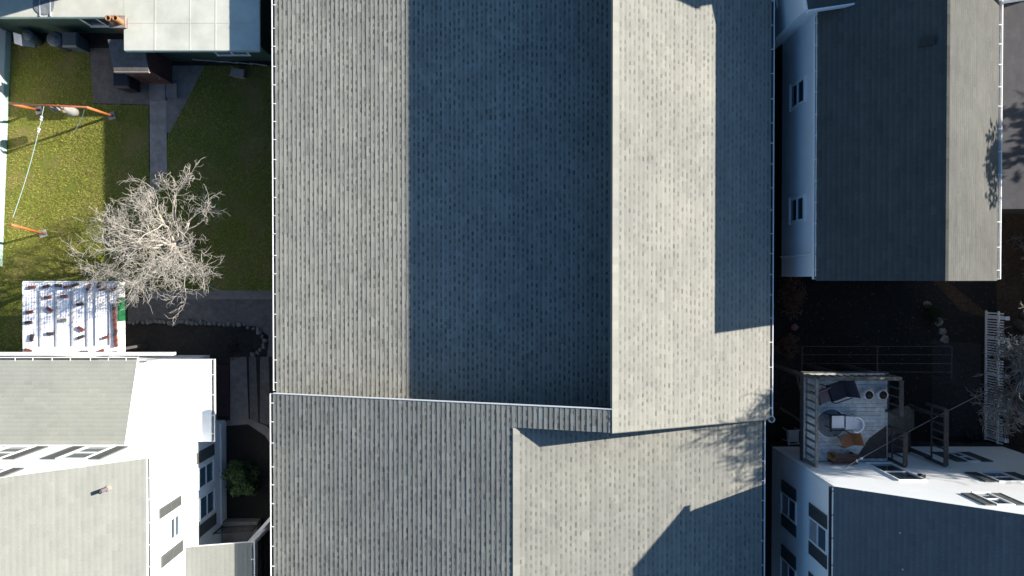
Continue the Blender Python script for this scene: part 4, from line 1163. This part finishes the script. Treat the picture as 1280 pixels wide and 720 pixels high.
for px, lab in ((1087, 'white rimmed planter of soil on the deck, nearer the navy chair'), (1104.5, 'white rimmed planter of soil on the deck beside the dark railing')):
    q = P(px, 494, ZD+.4); t = thing('planter', (q.x, q.y, ZD), lab, 'planter', 'planters on the deck')
    mb = MB(); mb.lathe(q.x, q.y, [(.001, ZD), (.13, ZD), (.175, ZD+.4), (.155, ZD+.4), (.15, ZD+.36)], 'white_plastic', 20); part(mb, 'pot', t, True)
    mb = MB(); mb.lathe(q.x, q.y, [(.15, ZD+.36), (.08, ZD+.37), (.001, ZD+.375)], 'pot_soil', 16); part(mb, 'soil', t)
    mb = MB(); leaf_cloud(mb, (q.x, q.y, ZD+.42), (.09, .09, .05), 40, .035, 'russet_leaf', int(px)); part(mb, 'plant', t)
mb = MB(); mb.prism([tuple(P(a_, b_, ZD)[:2]) for a_, b_ in ((1070, 573), (1108, 573), (1108, 532), (1086, 548))], ZD+.002, ZD+.014, 'dark_wood')  # dark sheet standing in for the shade on this corner of the deck
tag(mb.build('deck_shade'), 'large dark sheet of painted shade on the deck beside the stair railing', 'mat')

# cable from the house wall
cable('overhead_cable', (xx(1053, 4.4), YW2+.05, 4.4), P(1232, 490, 1.5), .12, .014, 'cable', 'thin grey overhead cable from the white house to the picket fence', 'cable', knots=(.10, .13))

# white plastic chair and plank on the ground
q = P(991, 545, .42)
sc = thing('plastic_chair', (q.x, q.y, 0), 'white plastic chair on the ground left of the deck', 'chair')
mb = MB(); mb.box(q.x-.24, q.x+.24, q.y-.24, q.y+.24, .40, .44, 'white_plastic'); part(mb, 'seat', sc)
mb = MB()
for i in range(5): mb.obox((q.x-.28, q.y-.2+i*.1, .65), (.012, 0, 0), (0, .035, 0), (-.06, 0, .2), 'white_plastic')
mb.obox((q.x-.345, q.y, .87), (.02, 0, 0), (0, .26, 0), (0, 0, .03), 'white_plastic'); part(mb, 'backrest', sc)
for lx in (-.21, .21):
    for ly in (-.21, .21):
        mb = MB(); mb.tube([(q.x+lx, q.y+ly, .4), (q.x+lx*1.15, q.y+ly*1.15, 0)], .022, 'white_plastic', 6); part(mb, 'leg', sc)
for ly in (-.27, .27):
    mb = MB(); mb.tube([(q.x+.2, q.y+ly, .42), (q.x+.2, q.y+ly, .62), (q.x-.3, q.y+ly, .64)], .022, 'white_plastic', 6); part(mb, 'armrest', sc)
a, b = P(975, 510, .5), P(1003, 528, 1.2)
mb = MB(); mb.tube([a, b], .055, 'weathered_wood', 4); tag(mb.build('timber_beam'), 'weathered timber beam leaning from the patio up to the deck', 'beam')
# thin wire pergola north of the deck
ZW = 2.0
wp = thing('wire_trellis', tuple(P(1096, 455, 0)), 'thin dark wire trellis frame over the yard north of the deck', 'trellis')
mb = MB()
for yy in (433, 443.5, 454.5, 465): mb.tube([P(1003, yy, ZW), P(1190, yy, ZW)], .009, 'weathered_wood', 5)
part(mb, 'wire', wp)
mb = MB()
for xq in (1003, 1097, 1190): mb.obox((P(xq, 433, ZW)+P(xq, 474, ZW))/2-Vector((0, 0, .03)), (.025, 0, 0), (0, (P(xq, 433, ZW)-P(xq, 474, ZW)).length/2, 0), (0, 0, .02), 'dark_wood')
part(mb, 'rafter', wp)
for xq in (1003, 1097, 1190):
    for yq in (434, 473):
        mb = MB(); g = P(xq, yq, ZW); mb.box(g.x-.03, g.x+.03, g.y-.03, g.y+.03, 0, ZW-.055, 'dark_wood'); part(mb, 'post', wp)
# flagstones
rs = random.Random(4)
for i, (px, py) in enumerate(((1160, 381), (1168, 391), (1174, 402), (1178, 414), (1181, 424))):
    q = P(px, py, .03); n = 7
    ring = [(q.x+rs.uniform(.14, .22)*math.cos(2*math.pi*k/n), q.y+rs.uniform(.14, .22)*math.sin(2*math.pi*k/n)) for k in range(n)]
    mb = MB(); mb.prism(ring, .0, .035, 'stone'); o = mb.build('flagstone')
    tag(o, 'irregular grey flagstone in the dark yard between diagonal path and trellis', 'flagstone', 'flagstones across the dark yard')
q = P(993, 409, .2)
gt_ = thing('flower_pot', (q.x, q.y, 0), 'small pot of pink flowers beside the big roof gutter', 'pot')
mb = MB(); mb.lathe(q.x, q.y, [(.001, 0), (.09, 0), (.13, .22), (.11, .22), (.1, .19), (.001, .19)], 'terracotta', 14); part(mb, 'pot', gt_, True)
tone_mat('pink_petal', (.35, .08, .18), (.7, .45, .5))
mb = MB(); leaf_cloud(mb, (q.x, q.y, .3), (.12, .15, .08), 120, .03, 'pink_petal', 4); part(mb, 'flower', gt_)
q = P(1245, 548, .2)
mb = MB(); 
for i in range(14):
    a = random.uniform(0, 6.28); mb.tube([(q.x-1.1+.5*math.cos(a), q.y+.35*math.sin(a), .05), (q.x-1.1+random.uniform(-.2, .2), q.y+random.uniform(-.2, .2), .3), (q.x-1.1-.45*math.cos(a), q.y-.3*math.sin(a), .06)], .02, 'black_plastic', 6)
tag(mb.build('garden_hose'), 'coil of black garden hose by the foot of the picket fence', 'hose')

# ------------------------------------------------------------------ white picket fence
xf0 = P(1229, 470, 0).x
fy1, fy0 = P(1232, 388, 0).y, YW2+.1
pf = thing('picket_fence', (xf0, (fy0+fy1)/2, 0), 'white vinyl picket fence along the brown bed', 'fence')
mb = MB()
for zz in (.15, .86): mb.box(xf0-.02, xf0+.02, fy0, fy1, zz-.045, zz+.045, 'vinyl_fence')
part(mb, 'rail', pf)
n = int((fy1-fy0)/.105)
mb0 = None
for i in range(n):
    y = fy0+.05+i*.105
    if i % 22 == 10: continue
    if mb0 is None:
        mb0 = MB(); mb0.box(xf0+.021, xf0+.04, y-.026, y+.026, .06, 1.08, 'vinyl_fence'); mb0.hexa([(xf0+.021, y-.026, 1.081), (xf0+.04, y-.026, 1.081), (xf0+.04, y+.026, 1.081), (xf0+.021, y+.026, 1.081), (xf0+.021, y-.004, 1.12), (xf0+.04, y-.004, 1.12), (xf0+.04, y+.004, 1.12), (xf0+.021, y+.004, 1.12)], 'vinyl_fence')
        pk = part(mb0, 'picket', pf); ybase = y
    else:
        c_ = pk.copy(); COL.objects.link(c_); c_.parent = pf; c_.location.y = y-ybase
for py in (398, 425, 471, 515, 551):
    y = P(1257, py, 1.2).y; mb = MB(); mb.box(xf0+.045, xf0+.165, y-.06, y+.06, 0, 1.18, 'vinyl_fence'); mb.box(xf0+.03, xf0+.18, y-.075, y+.075, 1.18, 1.22, 'vinyl_fence'); part(mb, 'post', pf)
